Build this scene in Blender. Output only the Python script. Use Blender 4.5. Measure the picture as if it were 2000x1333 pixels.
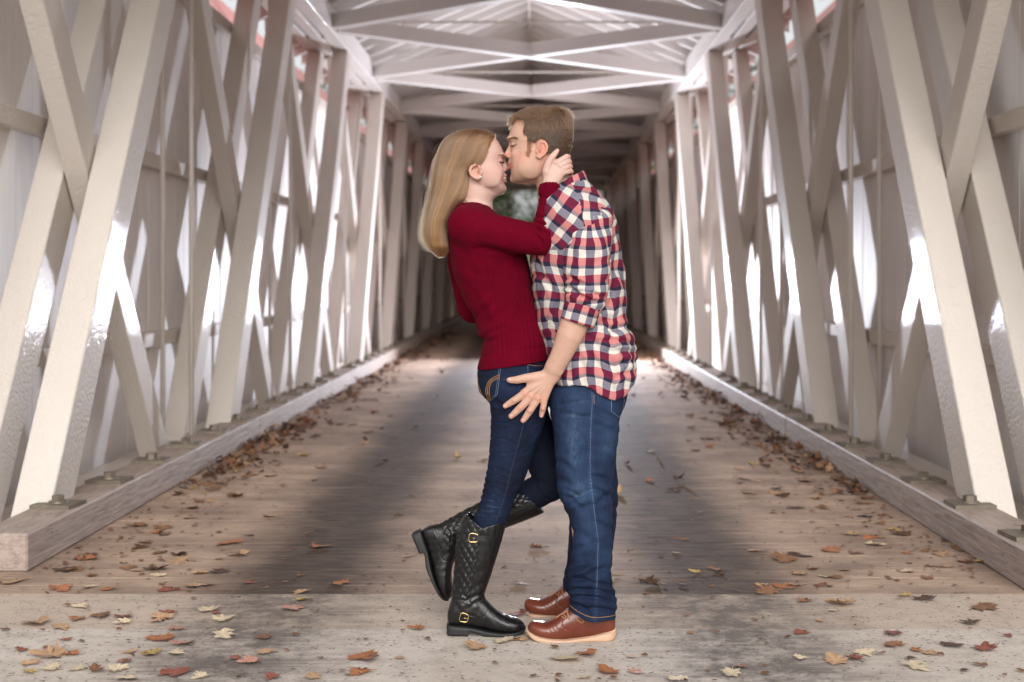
import bpy, bmesh, math, random
import numpy as np
from mathutils import Vector, Matrix

R = math.radians
for o in list(bpy.data.objects):
    bpy.data.objects.remove(o)
SC = bpy.context.scene
COL = SC.collection
FPX, VPX, VPY, EYE = 2778.0, 1048.0, 545.0, 1.22      # 50 mm lens in photograph pixels, eye height in metres

# ------------------------------------------------------------------ camera, sky, sun, exposure
cam_d = bpy.data.cameras.new('camera')
cam = bpy.data.objects.new('camera', cam_d)
COL.objects.link(cam)
SC.camera = cam
cam.location = (0, 0, EYE)
cam.rotation_euler = (R(90), 0, 0)
cam_d.sensor_width = 36
cam_d.lens = 50
cam_d.shift_x = -(VPX - 1000) / 2000
cam_d.shift_y = -(666.5 - VPY) / 2000
cam_d.clip_start = 0.1
cam_d.clip_end = 2000
cam_d.dof.use_dof = True
cam_d.dof.focus_distance = 4.86
cam_d.dof.aperture_fstop = 2.8

SUN_EL, SUN_AZ = R(30), R(174)
world = bpy.data.worlds.new('World')
SC.world = world
world.use_nodes = True
wn = world.node_tree
for n in list(wn.nodes):
    wn.nodes.remove(n)
sky = wn.nodes.new('ShaderNodeTexSky')
sky.sky_type = 'NISHITA'
sky.sun_disc = False
sky.sun_elevation = SUN_EL
sky.sun_rotation = SUN_AZ
sky.air_density = 1.0
sky.dust_density = 4.0
sky.ozone_density = 1.0
hsv = wn.nodes.new('ShaderNodeHueSaturation')         # an overcast sky has little colour
hsv.inputs['Saturation'].default_value = 0.15
bg = wn.nodes.new('ShaderNodeBackground')
bg.inputs['Strength'].default_value = 0.135
wo = wn.nodes.new('ShaderNodeOutputWorld')
wn.links.new(sky.outputs[0], hsv.inputs['Color'])
wn.links.new(hsv.outputs[0], bg.inputs['Color'])
wn.links.new(bg.outputs[0], wo.inputs['Surface'])

sun_d = bpy.data.lights.new('sun', 'SUN')
sun_d.energy = 0.5
sun_d.angle = R(45)
sun_d.color = (1.0, 0.93, 0.84)
sun = bpy.data.objects.new('sun', sun_d)
COL.objects.link(sun)
# the sun stands behind the camera; sun_rotation is a compass angle from +Y
sdir = Vector((math.sin(SUN_AZ) * math.cos(SUN_EL), math.cos(SUN_AZ) * math.cos(SUN_EL), math.sin(SUN_EL)))
sun.rotation_euler = (-sdir).to_track_quat('-Z', 'Y').to_euler()
sun.location = (0, -10, 20)

vs = SC.view_settings
vs.view_transform = 'Standard'
vs.look = 'None'
vs.exposure = 0.42
FLASH_W = 460
vs.gamma = 1.0
vs.use_curve_mapping = False
SC.cycles.use_denoising = True
SC.cycles.max_bounces = 16
SC.cycles.diffuse_bounces = 14
SC.cycles.glossy_bounces = 4
SC.cycles.sample_clamp_indirect = 8
SC.cycles.caustics_reflective = False
SC.cycles.caustics_refractive = False

# ------------------------------------------------------------------ material helpers
class NT:
    """thin wrapper to write a node material in few lines"""
    def __init__(self, name):
        self.m = bpy.data.materials.new(name)
        self.m.use_nodes = True
        self.t = self.m.node_tree
        for n in list(self.t.nodes):
            self.t.nodes.remove(n)
        self.out = self.t.nodes.new('ShaderNodeOutputMaterial')
    def n(self, kind, **kw):
        nd = self.t.nodes.new(kind)
        for k, v in kw.items():
            if k.startswith('i_'):
                nd.inputs[k[2:].replace('_', ' ')].default_value = v
            else:
                setattr(nd, k, v)
        return nd
    def l(self, a, b):
        self.t.links.new(a, b)
    def tex(self, scale=(1, 1, 1), kind='Object', rot=(0, 0, 0)):
        if kind == 'World':
            src = self.n('ShaderNodeNewGeometry').outputs['Position']
        else:
            src = self.n('ShaderNodeTexCoord').outputs[kind]
        mp = self.n('ShaderNodeMapping')
        mp.inputs['Scale'].default_value = scale
        mp.inputs['Rotation'].default_value = rot
        self.l(src, mp.inputs['Vector'])
        return mp.outputs[0]
    def noise(self, vec, scale, detail=4, rough=0.55, dist=0):
        nd = self.n('ShaderNodeTexNoise')
        nd.inputs['Scale'].default_value = scale
        nd.inputs['Detail'].default_value = detail
        nd.inputs['Roughness'].default_value = rough
        nd.inputs['Distortion'].default_value = dist
        if vec is not None:
            self.l(vec, nd.inputs['Vector'])
        return nd.outputs['Fac']
    def ramp(self, fac, stops, interp='LINEAR'):
        r = self.n('ShaderNodeValToRGB')
        r.color_ramp.interpolation = interp
        el = r.color_ramp.elements
        while len(el) > len(stops):
            el.remove(el[-1])
        while len(el) < len(stops):
            el.new(1.0)
        for e, (p, c) in zip(el, stops):
            e.position = p
            e.color = (c[0], c[1], c[2], 1) if isinstance(c, (tuple, list)) else (c, c, c, 1)
        self.l(fac, r.inputs['Fac'])
        return r.outputs['Color']
    def mix(self, fac, a, b, mode='MIX'):
        x = self.n('ShaderNodeMix', data_type='RGBA', blend_type=mode)
        for s, v in ((x.inputs[0], fac), (x.inputs[6], a), (x.inputs[7], b)):
            if hasattr(v, 'node'):
                self.l(v, s)
            elif isinstance(v, (tuple, list)):
                s.default_value = (v[0], v[1], v[2], 1)
            else:
                s.default_value = v
        return x.outputs[2]
    def math(self, op, a, b=0.0, c=None):
        x = self.n('ShaderNodeMath', operation=op)
        for s, v in zip(x.inputs, (a, b, c)):
            if v is None:
                continue
            if hasattr(v, 'node'):
                self.l(v, s)
            else:
                s.default_value = v
        return x.outputs[0]
    def attr(self, name, kind='GEOMETRY'):
        return self.n('ShaderNodeAttribute', attribute_name=name, attribute_type=kind)
    def bump(self, h, strength=0.3, dist=0.01, normal=None):
        b = self.n('ShaderNodeBump')
        b.inputs['Strength'].default_value = strength
        b.inputs['Distance'].default_value = dist
        self.l(h, b.inputs['Height'])
        if normal is not None:
            self.l(normal, b.inputs['Normal'])
        return b.outputs[0]
    def bsdf(self, color, rough=0.5, normal=None, **kw):
        p = self.n('ShaderNodeBsdfPrincipled')
        for s, v in ((p.inputs['Base Color'], color), (p.inputs['Roughness'], rough)):
            if hasattr(v, 'node'):
                self.l(v, s)
            elif isinstance(v, (tuple, list)):
                s.default_value = (v[0], v[1], v[2], 1)
            else:
                s.default_value = v
        if normal is not None:
            self.l(normal, p.inputs['Normal'])
        for k, v in kw.items():
            s = p.inputs[k.replace('_', ' ')]
            if hasattr(v, 'node'):
                self.l(v, s)
            else:
                s.default_value = v
        self.l(p.outputs[0], self.out.inputs['Surface'])
        return p

def rnd_tint(t, col, amt=0.12):
    """a little brightness change from object to object"""
    oi = t.n('ShaderNodeObjectInfo')
    v = t.math('MULTIPLY_ADD', oi.outputs['Random'], 2 * amt, 1 - amt)
    h = t.n('ShaderNodeHueSaturation')
    t.l(v, h.inputs['Value'])
    t.l(col, h.inputs['Color'])
    return h.outputs[0]

# ------------------------------------------------------------------ object helpers
def link(name, mesh, mat=None, parent=None):
    o = bpy.data.objects.new(name, mesh)
    COL.objects.link(o)
    if mat is not None and not mesh.materials:
        mesh.materials.append(mat)
    if parent is not None:
        o.parent = parent
        o.matrix_parent_inverse = Matrix.Translation(parent.location).inverted() if parent.type == 'EMPTY' else Matrix()
    return o

def tag(o, label=None, category=None, group=None, kind=None):
    for k, v in (('label', label), ('category', category), ('group', group), ('kind', kind)):
        if v:
            o[k] = v
    return o

def empty(name, loc=(0, 0, 0)):
    o = bpy.data.objects.new(name, None)
    COL.objects.link(o)
    o.location = loc
    o.empty_display_size = 0.2
    return o

def pydata(name, verts, faces, smooth=False):
    me = bpy.data.meshes.new(name)
    me.from_pydata([tuple(v) for v in verts], [], [tuple(f) for f in faces])
    if smooth:
        me.polygons.foreach_set('use_smooth', [True] * len(me.polygons))
    me.update()
    return me

def hexa(name, bottom, top, bevel=0.0):
    """solid from a bottom quad and a top quad (both counter-clockwise from above)"""
    v = list(bottom) + list(top)
    f = [(3, 2, 1, 0), (4, 5, 6, 7), (0, 1, 5, 4), (1, 2, 6, 5), (2, 3, 7, 6), (3, 0, 4, 7)]
    me = pydata(name, v, f)
    bm = bmesh.new()
    bm.from_mesh(me)
    bmesh.ops.recalc_face_normals(bm, faces=bm.faces)
    if bevel:
        bmesh.ops.bevel(bm, geom=bm.edges[:], offset=bevel, segments=1, affect='EDGES', profile=0.5)
    bm.to_mesh(me)
    bm.free()
    return me

def box(name, x0, x1, y0, y1, z0, z1, bevel=0.0):
    q = lambda z: [(x0, y0, z), (x1, y0, z), (x1, y1, z), (x0, y1, z)]
    return hexa(name, q(z0), q(z1), bevel)

def tube_mesh(name, pts, r, seg=8, closed=False):
    """round bar along a polyline, r a number or one per point"""
    pts = [Vector(p) for p in pts]
    n = len(pts)
    rr = r if isinstance(r, (list, tuple)) else [r] * n
    verts, faces = [], []
    prev = None
    for i, p in enumerate(pts):
        a = pts[(i - 1) % n] if (closed or i > 0) else p
        b = pts[(i + 1) % n] if (closed or i < n - 1) else p
        t = (b - a).normalized()
        if prev is None:
            ref = Vector((0, 0, 1)) if abs(t.z) < 0.9 else Vector((1, 0, 0))
            u = t.cross(ref).normalized()
        else:
            u = (prev - t * prev.dot(t)).normalized()
        prev = u
        w = t.cross(u)
        for k in range(seg):
            ang = 2 * math.pi * k / seg
            verts.append(p + (u * math.cos(ang) + w * math.sin(ang)) * rr[i])
    m = n if closed else n - 1
    for i in range(m):
        j = (i + 1) % n
        for k in range(seg):
            k2 = (k + 1) % seg
            faces.append((i * seg + k, i * seg + k2, j * seg + k2, j * seg + k))
    if not closed:
        faces.append(tuple(range(seg))[::-1])
        faces.append(tuple((n - 1) * seg + k for k in range(seg)))
    return pydata(name, verts, faces, True)
# ------------------------------------------------------------------ materials of the place
def wood_paint(name='cream_painted_timber', c0=(0.63, 0.575, 0.520), c1=(0.68, 0.63, 0.58)):
    t = NT(name)
    v = t.tex((1, 1, 1))
    vw = t.tex((1, 1, 1), 'World')
    big = t.noise(vw, 0.9, 3)
    streak = t.noise(t.tex((6, 6, 0.8), 'World'), 3.0, 5, 0.6)
    col = t.mix(t.ramp(big, [(0.3, 0.0), (0.7, 1.0)]), c0, c1)
    col = t.mix(t.ramp(streak, [(0.62, 0.0), (0.80, 0.35)]), col, (0.50, 0.45, 0.40))
    spot = t.noise(vw, 55, 2, 0.5)
    col = t.mix(t.ramp(spot, [(0.74, 0.0), (0.80, 0.55)]), col, (0.30, 0.25, 0.21))
    col = rnd_tint(t, col, 0.05)
    vo = t.n('ShaderNodeTexVoronoi', feature='F1')
    vo.inputs['Scale'].default_value = 66
    vo.inputs['Randomness'].default_value = 1.0
    t.l(t.tex((1, 1, 0.7), 'World'), vo.inputs['Vector'])
    peel = t.math('MULTIPLY', t.math('POWER', vo.outputs['Distance'], 1.6), -1.0)
    grain = t.noise(t.tex((30, 30, 3), 'World'), 3.0, 4, 0.6)
    h = t.math('MULTIPLY_ADD', grain, 0.25, peel)
    nm = t.bump(h, 1.0, 0.0022)
    p = t.bsdf(col, t.ramp(streak, [(0.2, 0.55), (0.9, 0.66)]), nm, Specular_IOR_Level=0.35, Coat_Weight=0.36, Coat_Roughness=0.04)
    t.l(nm, p.inputs['Coat Normal'])
    return t.m

def siding_paint():
    t = NT('cream_painted_siding')
    vw = t.tex((1, 1, 1), 'World')
    streak = t.noise(t.tex((7, 7, 0.5), 'World'), 3.0, 5, 0.6)
    col = t.mix(t.ramp(streak, [(0.35, 0.0), (0.75, 1.0)]), (0.86, 0.835, 0.825), (0.80, 0.775, 0.765))
    col = rnd_tint(t, col, 0.06)
    nm = t.bump(t.noise(t.tex((25, 25, 2), 'World'), 3.0, 4, 0.6), 0.35, 0.004)
    t.bsdf(col, t.ramp(streak, [(0.2, 0.50), (0.9, 0.66)]), nm, Specular_IOR_Level=0.40)
    return t.m

def kerb_wood():
    t = NT('weathered_kerb_timber')
    g = t.noise(t.tex((7, 1.0, 12), 'World'), 4.0, 6, 0.65, 0.5)
    col = t.ramp(g, [(0.30, (0.24, 0.18, 0.15)), (0.52, (0.37, 0.295, 0.255)), (0.75, (0.46, 0.375, 0.33))])
    scuff = t.noise(t.tex((3, 1.3, 7), 'World'), 5.0, 4, 0.7)
    col = t.mix(t.ramp(scuff, [(0.60, 0.0), (0.72, 0.75)]), col, (0.10, 0.085, 0.09))
    col = rnd_tint(t, col, 0.08)
    nm = t.bump(g, 0.5, 0.01)
    t.bsdf(col, 0.55, nm)
    return t.m

def track_mask(t, pos):
    """0..1 where wheels run: two soft bands along the bridge"""
    s = t.n('ShaderNodeSeparateXYZ')
    t.l(pos, s.inputs[0])
    wob = t.noise(t.tex((1.2, 0.5, 1), 'World'), 1.6, 4, 0.6)
    st = t.noise(t.tex((0.7, 14, 1), 'World'), 2.0, 5, 0.75)
    x = t.math('MULTIPLY_ADD', wob, 0.36, s.outputs['X'])
    x = t.math('MULTIPLY_ADD', st, 0.55, x)
    x = t.math('ADD', x, -0.18 - 0.275 + 0.13)
    d = t.math('ABSOLUTE', t.math('SUBTRACT', t.math('ABSOLUTE', x), 0.83))
    mr = t.n('ShaderNodeMapRange')
    mr.interpolation_type = 'SMOOTHSTEP'
    mr.inputs['From Min'].default_value = 0.50
    mr.inputs['From Max'].default_value = 0.10
    t.l(d, mr.inputs['Value'])
    return mr.outputs[0], s

def deck_wood():
    t = NT('worn_deck_timber')
    pos = t.n('ShaderNodeNewGeometry').outputs['Position']
    trk, sep = track_mask(t, pos)
    g = t.noise(t.tex((0.9, 22, 22), 'World'), 3.0, 6, 0.65, 0.6)
    col = t.ramp(g, [(0.25, (0.30, 0.205, 0.145)), (0.5, (0.47, 0.345, 0.265)), (0.8, (0.58, 0.45, 0.36))])
    blot = t.noise(t.tex((1, 1, 1), 'World'), 2.2, 5, 0.65)
    col = t.mix(t.ramp(blot, [(0.36, 0.65), (0.62, 0.0)]), col, (0.20, 0.145, 0.112))
    speck = t.noise(t.tex((1, 1, 1), 'World'), 48, 3, 0.7)
    col = t.mix(t.ramp(speck, [(0.60, 0.0), (0.70, 0.6)]), col, (0.10, 0.07, 0.05))
    col = rnd_tint(t, col, 0.10)
    worn = t.mix(t.ramp(g, [(0.3, 0.0), (0.8, 1.0)]), (0.030, 0.020, 0.017), (0.075, 0.050, 0.041))
    fade = t.noise(t.tex((2, 6, 1), 'World'), 3.0, 4, 0.7)
    trk2 = t.math('MULTIPLY', trk, t.ramp(fade, [(0.25, 0.70), (0.6, 0.97)]))
    col = t.mix(trk2, col, worn)
    nm = t.bump(t.math('MULTIPLY_ADD', speck, 0.4, g), 0.45, 0.008)
    t.bsdf(col, 0.72, nm, Specular_IOR_Level=0.25)
    return t.m

def concrete(name, smooth):
    t = NT(name)
    pos = t.n('ShaderNodeNewGeometry').outputs['Position']
    trk, sep = track_mask(t, pos)
    v = t.tex((1, 1, 1), 'World')
    big = t.noise(v, 1.3, 6, 0.6)
    mid = t.noise(v, 11, 5, 0.7)
    fine = t.noise(v, 90, 4, 0.7)
    col = t.ramp(big, [(0.3, (0.50, 0.40, 0.32) if smooth else (0.57, 0.485, 0.415)), (0.7, (0.62, 0.51, 0.42) if smooth else (0.70, 0.63, 0.565))])
    col = t.mix(t.ramp(mid, [(0.46, 0.0), (0.68, 0.5)]), col, (0.31, 0.25, 0.205))
    pit = t.n('ShaderNodeTexVoronoi')
    pit.inputs['Scale'].default_value = 42
    t.l(v, pit.inputs['Vector'])
    pitm = t.math('MULTIPLY', t.ramp(pit.outputs['Distance'], [(0.10, 1.0), (0.26, 0.0)]), t.ramp(mid, [(0.38, 0.0), (0.50, 0.9)]))
    col = t.mix(pitm, col, (0.12, 0.10, 0.09))
    col = t.mix(t.ramp(fine, [(0.35, 0.22), (0.6, 0.0)]), col, (0.20, 0.18, 0.165))
    patch = t.ramp(t.noise(v, 5.0, 7, 0.78), [(0.36, 0.15), (0.56, 0.92)])
    col = t.mix(t.math('MULTIPLY', trk, patch), col, (0.12, 0.095, 0.083))
    h = t.math('SUBTRACT', t.math('MULTIPLY_ADD', fine, 0.35, mid), t.math('MULTIPLY', pitm, 1.0))
    nm = t.bump(h, 0.35 if smooth else 0.7, 0.006)
    t.bsdf(col, 0.78, nm)
    return t.m

def plain(name, color, rough=0.6, metal=0.0, bumpscale=0, var=0.2, **kw):
    t = NT(name)
    v = t.tex((1, 1, 1), 'World')
    f = t.noise(v, 14, 4, 0.6)
    dark = tuple(c * (1 - var) for c in color)
    lite = tuple(min(1, c * (1 + var)) for c in color)
    col = t.mix(t.ramp(f, [(0.3, 0.0), (0.7, 1.0)]), dark, lite)
    nm = t.bump(t.noise(v, bumpscale, 4, 0.6), 0.4, 0.004) if bumpscale else None
    t.bsdf(col, rough, nm, Metallic=metal, **kw)
    return t.m

M_ROOF = wood_paint('cool_lit_roof_timber', (0.67, 0.64, 0.62), (0.72, 0.695, 0.68))  # same cream paint, made cooler and lighter to imitate cool light up there
M_PAINT, M_SIDING, M_KERB, M_DECK = wood_paint(), siding_paint(), kerb_wood(), deck_wood()
M_CONC, M_SILL = concrete('rough_concrete', False), concrete('smooth_concrete', True)
M_BOLT = plain('galvanised_bolt', (0.20, 0.17, 0.13), 0.55, 0.4, 60)
M_RED = plain('red_barn_paint', (0.86, 0.40, 0.37), 0.6, 0, 20, 0.1)
M_DARK = plain('roof_shingle', (0.10, 0.09, 0.085), 0.8, 0, 12)

# ------------------------------------------------------------------ ground, apron, threshold
XC = -0.105                       # middle of the bridge
PITCH = 3.87
Y0, Y1 = 5.51, 44.5               # deck from here to the far portal

def ground_h(x, y):
    """flat banks, a shallow creek bed under the bridge"""
    a = 1 / (1 + math.exp(-(y - 9.5) * 1.6)) * 1 / (1 + math.exp((y - 40.5) * 1.6))
    far = max(0, y - 90) * 0.03 + 0.5 * math.sin(x * 0.05) * max(0, min(1, (y - 50) / 40))
    return -0.06 - 2.2 * a + far + 0.05 * math.sin(x * 1.7 + y) * (1 if abs(x) > 5 else 0)
xs = [-300, -120, -60, -30, -18, -12, -8, -5, -3, -1.5, 0, 1.5, 3, 5, 8, 12, 18, 30, 60, 120, 300]
ys = [-120, -60, -30, -15, -6, 0, 4, 6, 7.5, 8.5, 9.5, 10.5, 11.5, 13, 18, 25, 32, 37, 38.5, 39.5, 40.5, 41.5, 42.5, 44, 47, 52, 60, 75, 100, 140, 220, 400]
gv = [(x, y, ground_h(x, y)) for y in ys for x in xs]
gf = [(j * len(xs) + i, j * len(xs) + i + 1, (j + 1) * len(xs) + i + 1, (j + 1) * len(xs) + i) for j in range(len(ys) - 1) for i in range(len(xs) - 1)]
t = NT('leafy_ground')
f = t.noise(t.tex((1, 1, 1), 'World'), 0.6, 8, 0.7)
f2 = t.noise(t.tex((1, 1, 1), 'World'), 9, 5, 0.7)
c = t.ramp(f, [(0.35, (0.10, 0.12, 0.04)), (0.55, (0.24, 0.20, 0.11)), (0.7, (0.34, 0.25, 0.15))])
c = t.mix(t.ramp(f2, [(0.45, 0.0), (0.65, 0.7)]), c, (0.17, 0.085, 0.035))
t.bsdf(c, 0.9, t.bump(f2, 0.8, 0.05))
tag(link('ground', pydata('ground', gv, gf, True), t.m), kind='structure')
tag(link('creek', pydata('creek', [(-80, 10, -1.9), (80, 10, -1.9), (80, 40, -1.9), (-80, 40, -1.9)], [(0, 1, 2, 3)]),
         plain('creek_water', (0.05, 0.06, 0.05), 0.08, 0, 3)), kind='structure')
tag(link('road', box('road', -4.2, 4.0, -40, 4.955, -0.30, 0.0), M_CONC), kind='structure')
tag(link('road', box('far_road', -3.0, 2.8, Y1 + 0.02, 75, -0.30, 0.0), plain('gravel', (0.45, 0.42, 0.38), 0.9, 0, 40)), kind='structure')
tag(link('threshold', box('threshold', -4.2, 4.0, 4.957, 5.503, -0.30, -0.0005), M_SILL), kind='structure')
for o in COL.objects:
    if o.name == 'road.001':
        o.name = 'road.001'

# ------------------------------------------------------------------ covered bridge: one thing, its timbers the parts
bridge = tag(empty('covered_bridge', (XC, Y0, 0)), 'cream painted timber covered bridge seen down its length between two lattice walls', 'bridge')
def bp(name, me, mat, parent=None):
    return link(name, me, mat, parent or bridge)
def sx(s, d):
    return XC + s * d
def sbox(name, s, d0, d1, y0, y1, z0, z1, bevel=0.0):
    a, b = sorted((sx(s, d0), sx(s, d1)))
    return box(name, a, b, y0, y1, z0, z1, bevel)

rng = random.Random(4)
# deck planks across the road
y = Y0
while y < Y1:
    w = 0.148 + rng.uniform(-0.006, 0.006)
    dz = rng.uniform(-0.0008, 0.0)
    bp('deck_plank', box('deck_plank', XC - 2.5, XC + 2.5, y, y + w, -0.09, dz, 0.0008), M_DECK)
    y += w + rng.uniform(0.0025, 0.005)
for d in (-1.8, -0.6, 0.6, 1.8):
    bp('stringer', box('stringer', XC + d - 0.1, XC + d + 0.1, Y0, Y1, -0.45, -0.1), M_KERB)

def strut(name, s, d0, d1, yb0, yt0, th, z0, z1, mat=None, parent=None):
    """an inclined timber in the plane of the truss: near edge yb0 at the bottom, yt0 at the top"""
    a, b = sorted((sx(s, d0), sx(s, d1)))
    bot = [(a, yb0, z0), (b, yb0, z0), (b, yb0 + th, z0), (a, yb0 + th, z0)]
    top = [(a, yt0, z1), (b, yt0, z1), (b, yt0 + th, z1), (a, yt0 + th, z1)]
    return bp(name, hexa(name, bot, top, 0.006), mat or M_PAINT, parent)

NP = 10
for s in (-1, 1):
    # kerb timbers with their bolt plates
    edges = [5.91 if s < 0 else 5.52, 10.9, 16.2, 21.6, 27.4, 33.0, 38.6, Y1]
    nb = 0
    for k in range(len(edges) - 1):
        kb = bp('kerb', sbox('kerb', s, 2.015 + rng.uniform(-.004, .004), 2.24, edges[k] + 0.004, edges[k + 1] - 0.004, 0.0, 0.16, 0.008), M_KERB)
        while True:
            yb = 5.83 + 0.80 * nb
            if yb > edges[k + 1] - 0.1:
                break
            nb += 1
            if yb < edges[k] + 0.1:
                continue
            bm = bmesh.new()
            a = rng.uniform(-0.12, 0.12)
            bmesh.ops.create_cube(bm, size=1, matrix=Matrix.Translation((sx(s, 2.125), yb, 0.169)) @ Matrix.Rotation(a, 4, 'Z') @ Matrix.Diagonal((0.19, 0.19, 0.018, 1)))
            bmesh.ops.create_cone(bm, cap_ends=True, segments=14, radius1=0.045, radius2=0.043, depth=0.008, matrix=Matrix.Translation((sx(s, 2.125), yb, 0.182)))
            bmesh.ops.create_cone(bm, cap_ends=True, segments=6, radius1=0.033, radius2=0.031, depth=0.026, matrix=Matrix.Translation((sx(s, 2.125), yb, 0.198)) @ Matrix.Rotation(rng.uniform(0, 1), 4, 'Z'))
            me = bpy.data.meshes.new('bolt_plate')
            bm.to_mesh(me); bm.free()
            bp('bolt_plate', me, M_BOLT, kb)
    bp('bottom_chord', sbox('bottom_chord', s, 2.245, 2.66, 5.9, Y1, -0.30, 0.03), M_PAINT)
    for k in range(NP):
        yb = 6.62 + PITCH * k
        z0, z1 = 0.032, 3.955
        ex = (0.16 - z0) * 0.70
        strut('brace', s, 2.155, 2.335, yb - ex, yb + 2.66, 0.33, z0, z1)
        strut('brace', s, 2.480, 2.640, yb - ex, yb + 2.66, 0.33, z0, z1)
        strut('counter_brace', s, 2.345, 2.470, yb + 2.62, yb - 0.70, 0.30, z0, z1)
        for d in (2.235, 2.43):
            yr = 9.62 + PITCH * (k - 1) if k else 5.78
            bp('tension_rod', tube_mesh('tension_rod', [(sx(s, d), yr + 0.02, 0.03), (sx(s, d), yr + 0.02, 3.96)], 0.017, 8), M_PAINT)
    # top chord of three plies with blocks between them
    cuts = [5.3, 11.5, 19.2, 27.0, 34.7, Y1]
    for d0, d1 in ((2.155, 2.305), (2.345, 2.475), (2.515, 2.66)):
        for k in range(len(cuts) - 1):
            bp('top_chord', sbox('top_chord', s, d0, d1, cuts[k] + .002, cuts[k + 1] - .002, 3.96, 4.235, 0.006), M_ROOF)
    for k in range(NP):
        yb = 6.62 + PITCH * k
        for d0, d1 in ((2.307, 2.343), (2.477, 2.513)):
            for q0, q1 in ((-0.55, 0.75), (1.85, 2.5)):
                bp('spacer_block', sbox('spacer_block', s, d0, d1, yb + q0, yb + q1, 3.962, 4.21), M_PAINT)
    bp('wall_plate', sbox('wall_plate', s, 2.20, 2.70, 5.3, Y1, 4.237, 4.265), M_ROOF)
    # siding boards, girts, red outer boards
    y = 5.95
    while y < Y1:
        w = 0.262 + rng.uniform(-.006, .006)
        off = rng.uniform(0, 0.004)
        bp('siding_board', sbox('siding_board', s, 2.755 + off, 2.78 + off, y, y + w, -0.25, 3.535, 0.002), M_SIDING)
        y += w + 0.004
    for z0, z1 in ((0.73, 0.83), (2.03, 2.13), (3.44, 3.55)):
        for k in range(5):
            ya = 6.0 + 7.74 * k
            bp('girt', sbox('girt', s, 2.665, 2.753, ya, min(ya + 7.73, Y1), z0, z1, 0.004), M_PAINT)
    y = 5.6
    while y < Y1:
        for d0, z0, d1, z1 in ((3.10, 3.45, 3.355, 3.92), (3.36, 3.93, 3.70, 4.58)):
            q0 = [(sx(s, d0), yy, z0) for yy in (y, y + 0.93)]; q1 = [(sx(s, d1), yy, z1) for yy in (y, y + 0.93)]
            v = [q0[0], q0[1], q1[1], q1[0]]
            v += [(x + s * 0.03, yy, z - 0.015) for x, yy, z in v]
            me = pydata('red_weatherboard', v, [(0, 1, 2, 3), (7, 6, 5, 4), (0, 4, 5, 1), (1, 5, 6, 2), (2, 6, 7, 3), (3, 7, 4, 0)])
            bm = bmesh.new(); bm.from_mesh(me); bmesh.ops.recalc_face_normals(bm, faces=bm.faces); bm.to_mesh(me); bm.free()
            bp('red_weatherboard', me, M_RED)
        y += 0.94
    # rafters and roof boards
    zr, ze, de = 5.19, 3.985, 2.933
    sl = (zr - ze) / de
    y = 5.35
    while y < Y1:
        a = (XC, zr); b = (sx(s, de), ze)
        h = 0.15
        q = lambda yy: [(XC + s * 0.012, yy, zr), (sx(s, de), yy, ze), (sx(s, de), yy, ze + h), (XC + s * 0.012, yy, zr + h)]
        v = q(y) + q(y + 0.085)
        me = pydata('rafter', v, [(0, 1, 2, 3), (7, 6, 5, 4), (0, 4, 5, 1), (1, 5, 6, 2), (2, 6, 7, 3), (3, 7, 4, 0)])
        bm = bmesh.new(); bm.from_mesh(me); bmesh.ops.recalc_face_normals(bm, faces=bm.faces); bm.to_mesh(me); bm.free()
        bp('rafter', me, M_ROOF)
        y += 0.62
    nrow = 14
    for i in range(nrow):
        d0, d1 = 2.96 * i / nrow + 0.005, 2.96 * (i + 1) / nrow - 0.005
        for k in range(len(cuts) - 1):
            zz = lambda d: zr - sl * d + 0.153
            ya, yb2 = cuts[k] + 0.003 - 0.2 * (k == 0), cuts[k + 1] - 0.003
            bot = [(sx(s, d0), ya, zz(d0)), (sx(s, d1), ya, zz(d1)), (sx(s, d1), yb2, zz(d1)), (sx(s, d0), yb2, zz(d0))]
            top = [(x, yy, z + 0.022) for x, yy, z in bot]
            bp('roof_board', hexa('roof_board', bot, top), M_ROOF)
    zz = lambda d: zr - sl * d + 0.18
    bot = [(sx(s, 0.0), 5.0, zz(0)), (sx(s, 2.98), 5.0, zz(2.98)), (sx(s, 2.98), Y1 + .3, zz(2.98)), (sx(s, 0.0), Y1 + .3, zz(0))]
    top = [(x, yy, z + 0.05) for x, yy, z in bot]
    bp('roof_covering', hexa('roof_covering', bot, top), M_DARK)
bp('ridge_beam', box('ridge_beam', XC - 0.01, XC + 0.01, 5.3, Y1, 5.10, 5.34), M_PAINT)

# lateral bracing: crossed beams between the chords, thin tie rods at the nodes
def beam(p, q, w, h, mat=M_ROOF, name='lateral_brace'):
    p, q = Vector(p), Vector(q)
    dr = (q - p).normalized()
    n = Vector((-dr.y, dr.x, 0)) * (w / 2)
    up = Vector((0, 0, h / 2))
    bot = [p - n - up, q - n - up, q + n - up, p + n - up]
    top = [p - n + up, q - n + up, q + n + up, p + n + up]
    return bp(name, hexa(name, bot, top, 0.004), mat)
zb = 4.085
dn = 2.15
for k in range(-3, 8):
    ya, yb = 15.95 + PITCH * k, 15.95 + PITCH * (k + 1)
    if yb > Y1 or ya < 4:
        continue
    ya += 0.10; yb -= 0.10
    ym = (ya + yb) / 2
    p, q = Vector((XC - dn, ya, zb)), Vector((XC + dn, yb, zb))
    beam(p, q, 0.15, 0.17)
    g = (Vector((XC + dn, ya, zb)) - Vector((XC, ym, zb))).normalized() * 0.112
    beam(Vector((XC - dn, yb, zb)), Vector((XC, ym, zb)) - g, 0.15, 0.166)
    beam(Vector((XC, ym, zb)) + g, Vector((XC + dn, ya, zb)), 0.15, 0.166)
    bp('tie_rod', tube_mesh('tie_rod', [(XC - 2.2, ya - 0.10, 4.10), (XC + 2.2, ya - 0.10, 4.10)], 0.013, 6), M_PAINT)
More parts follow.
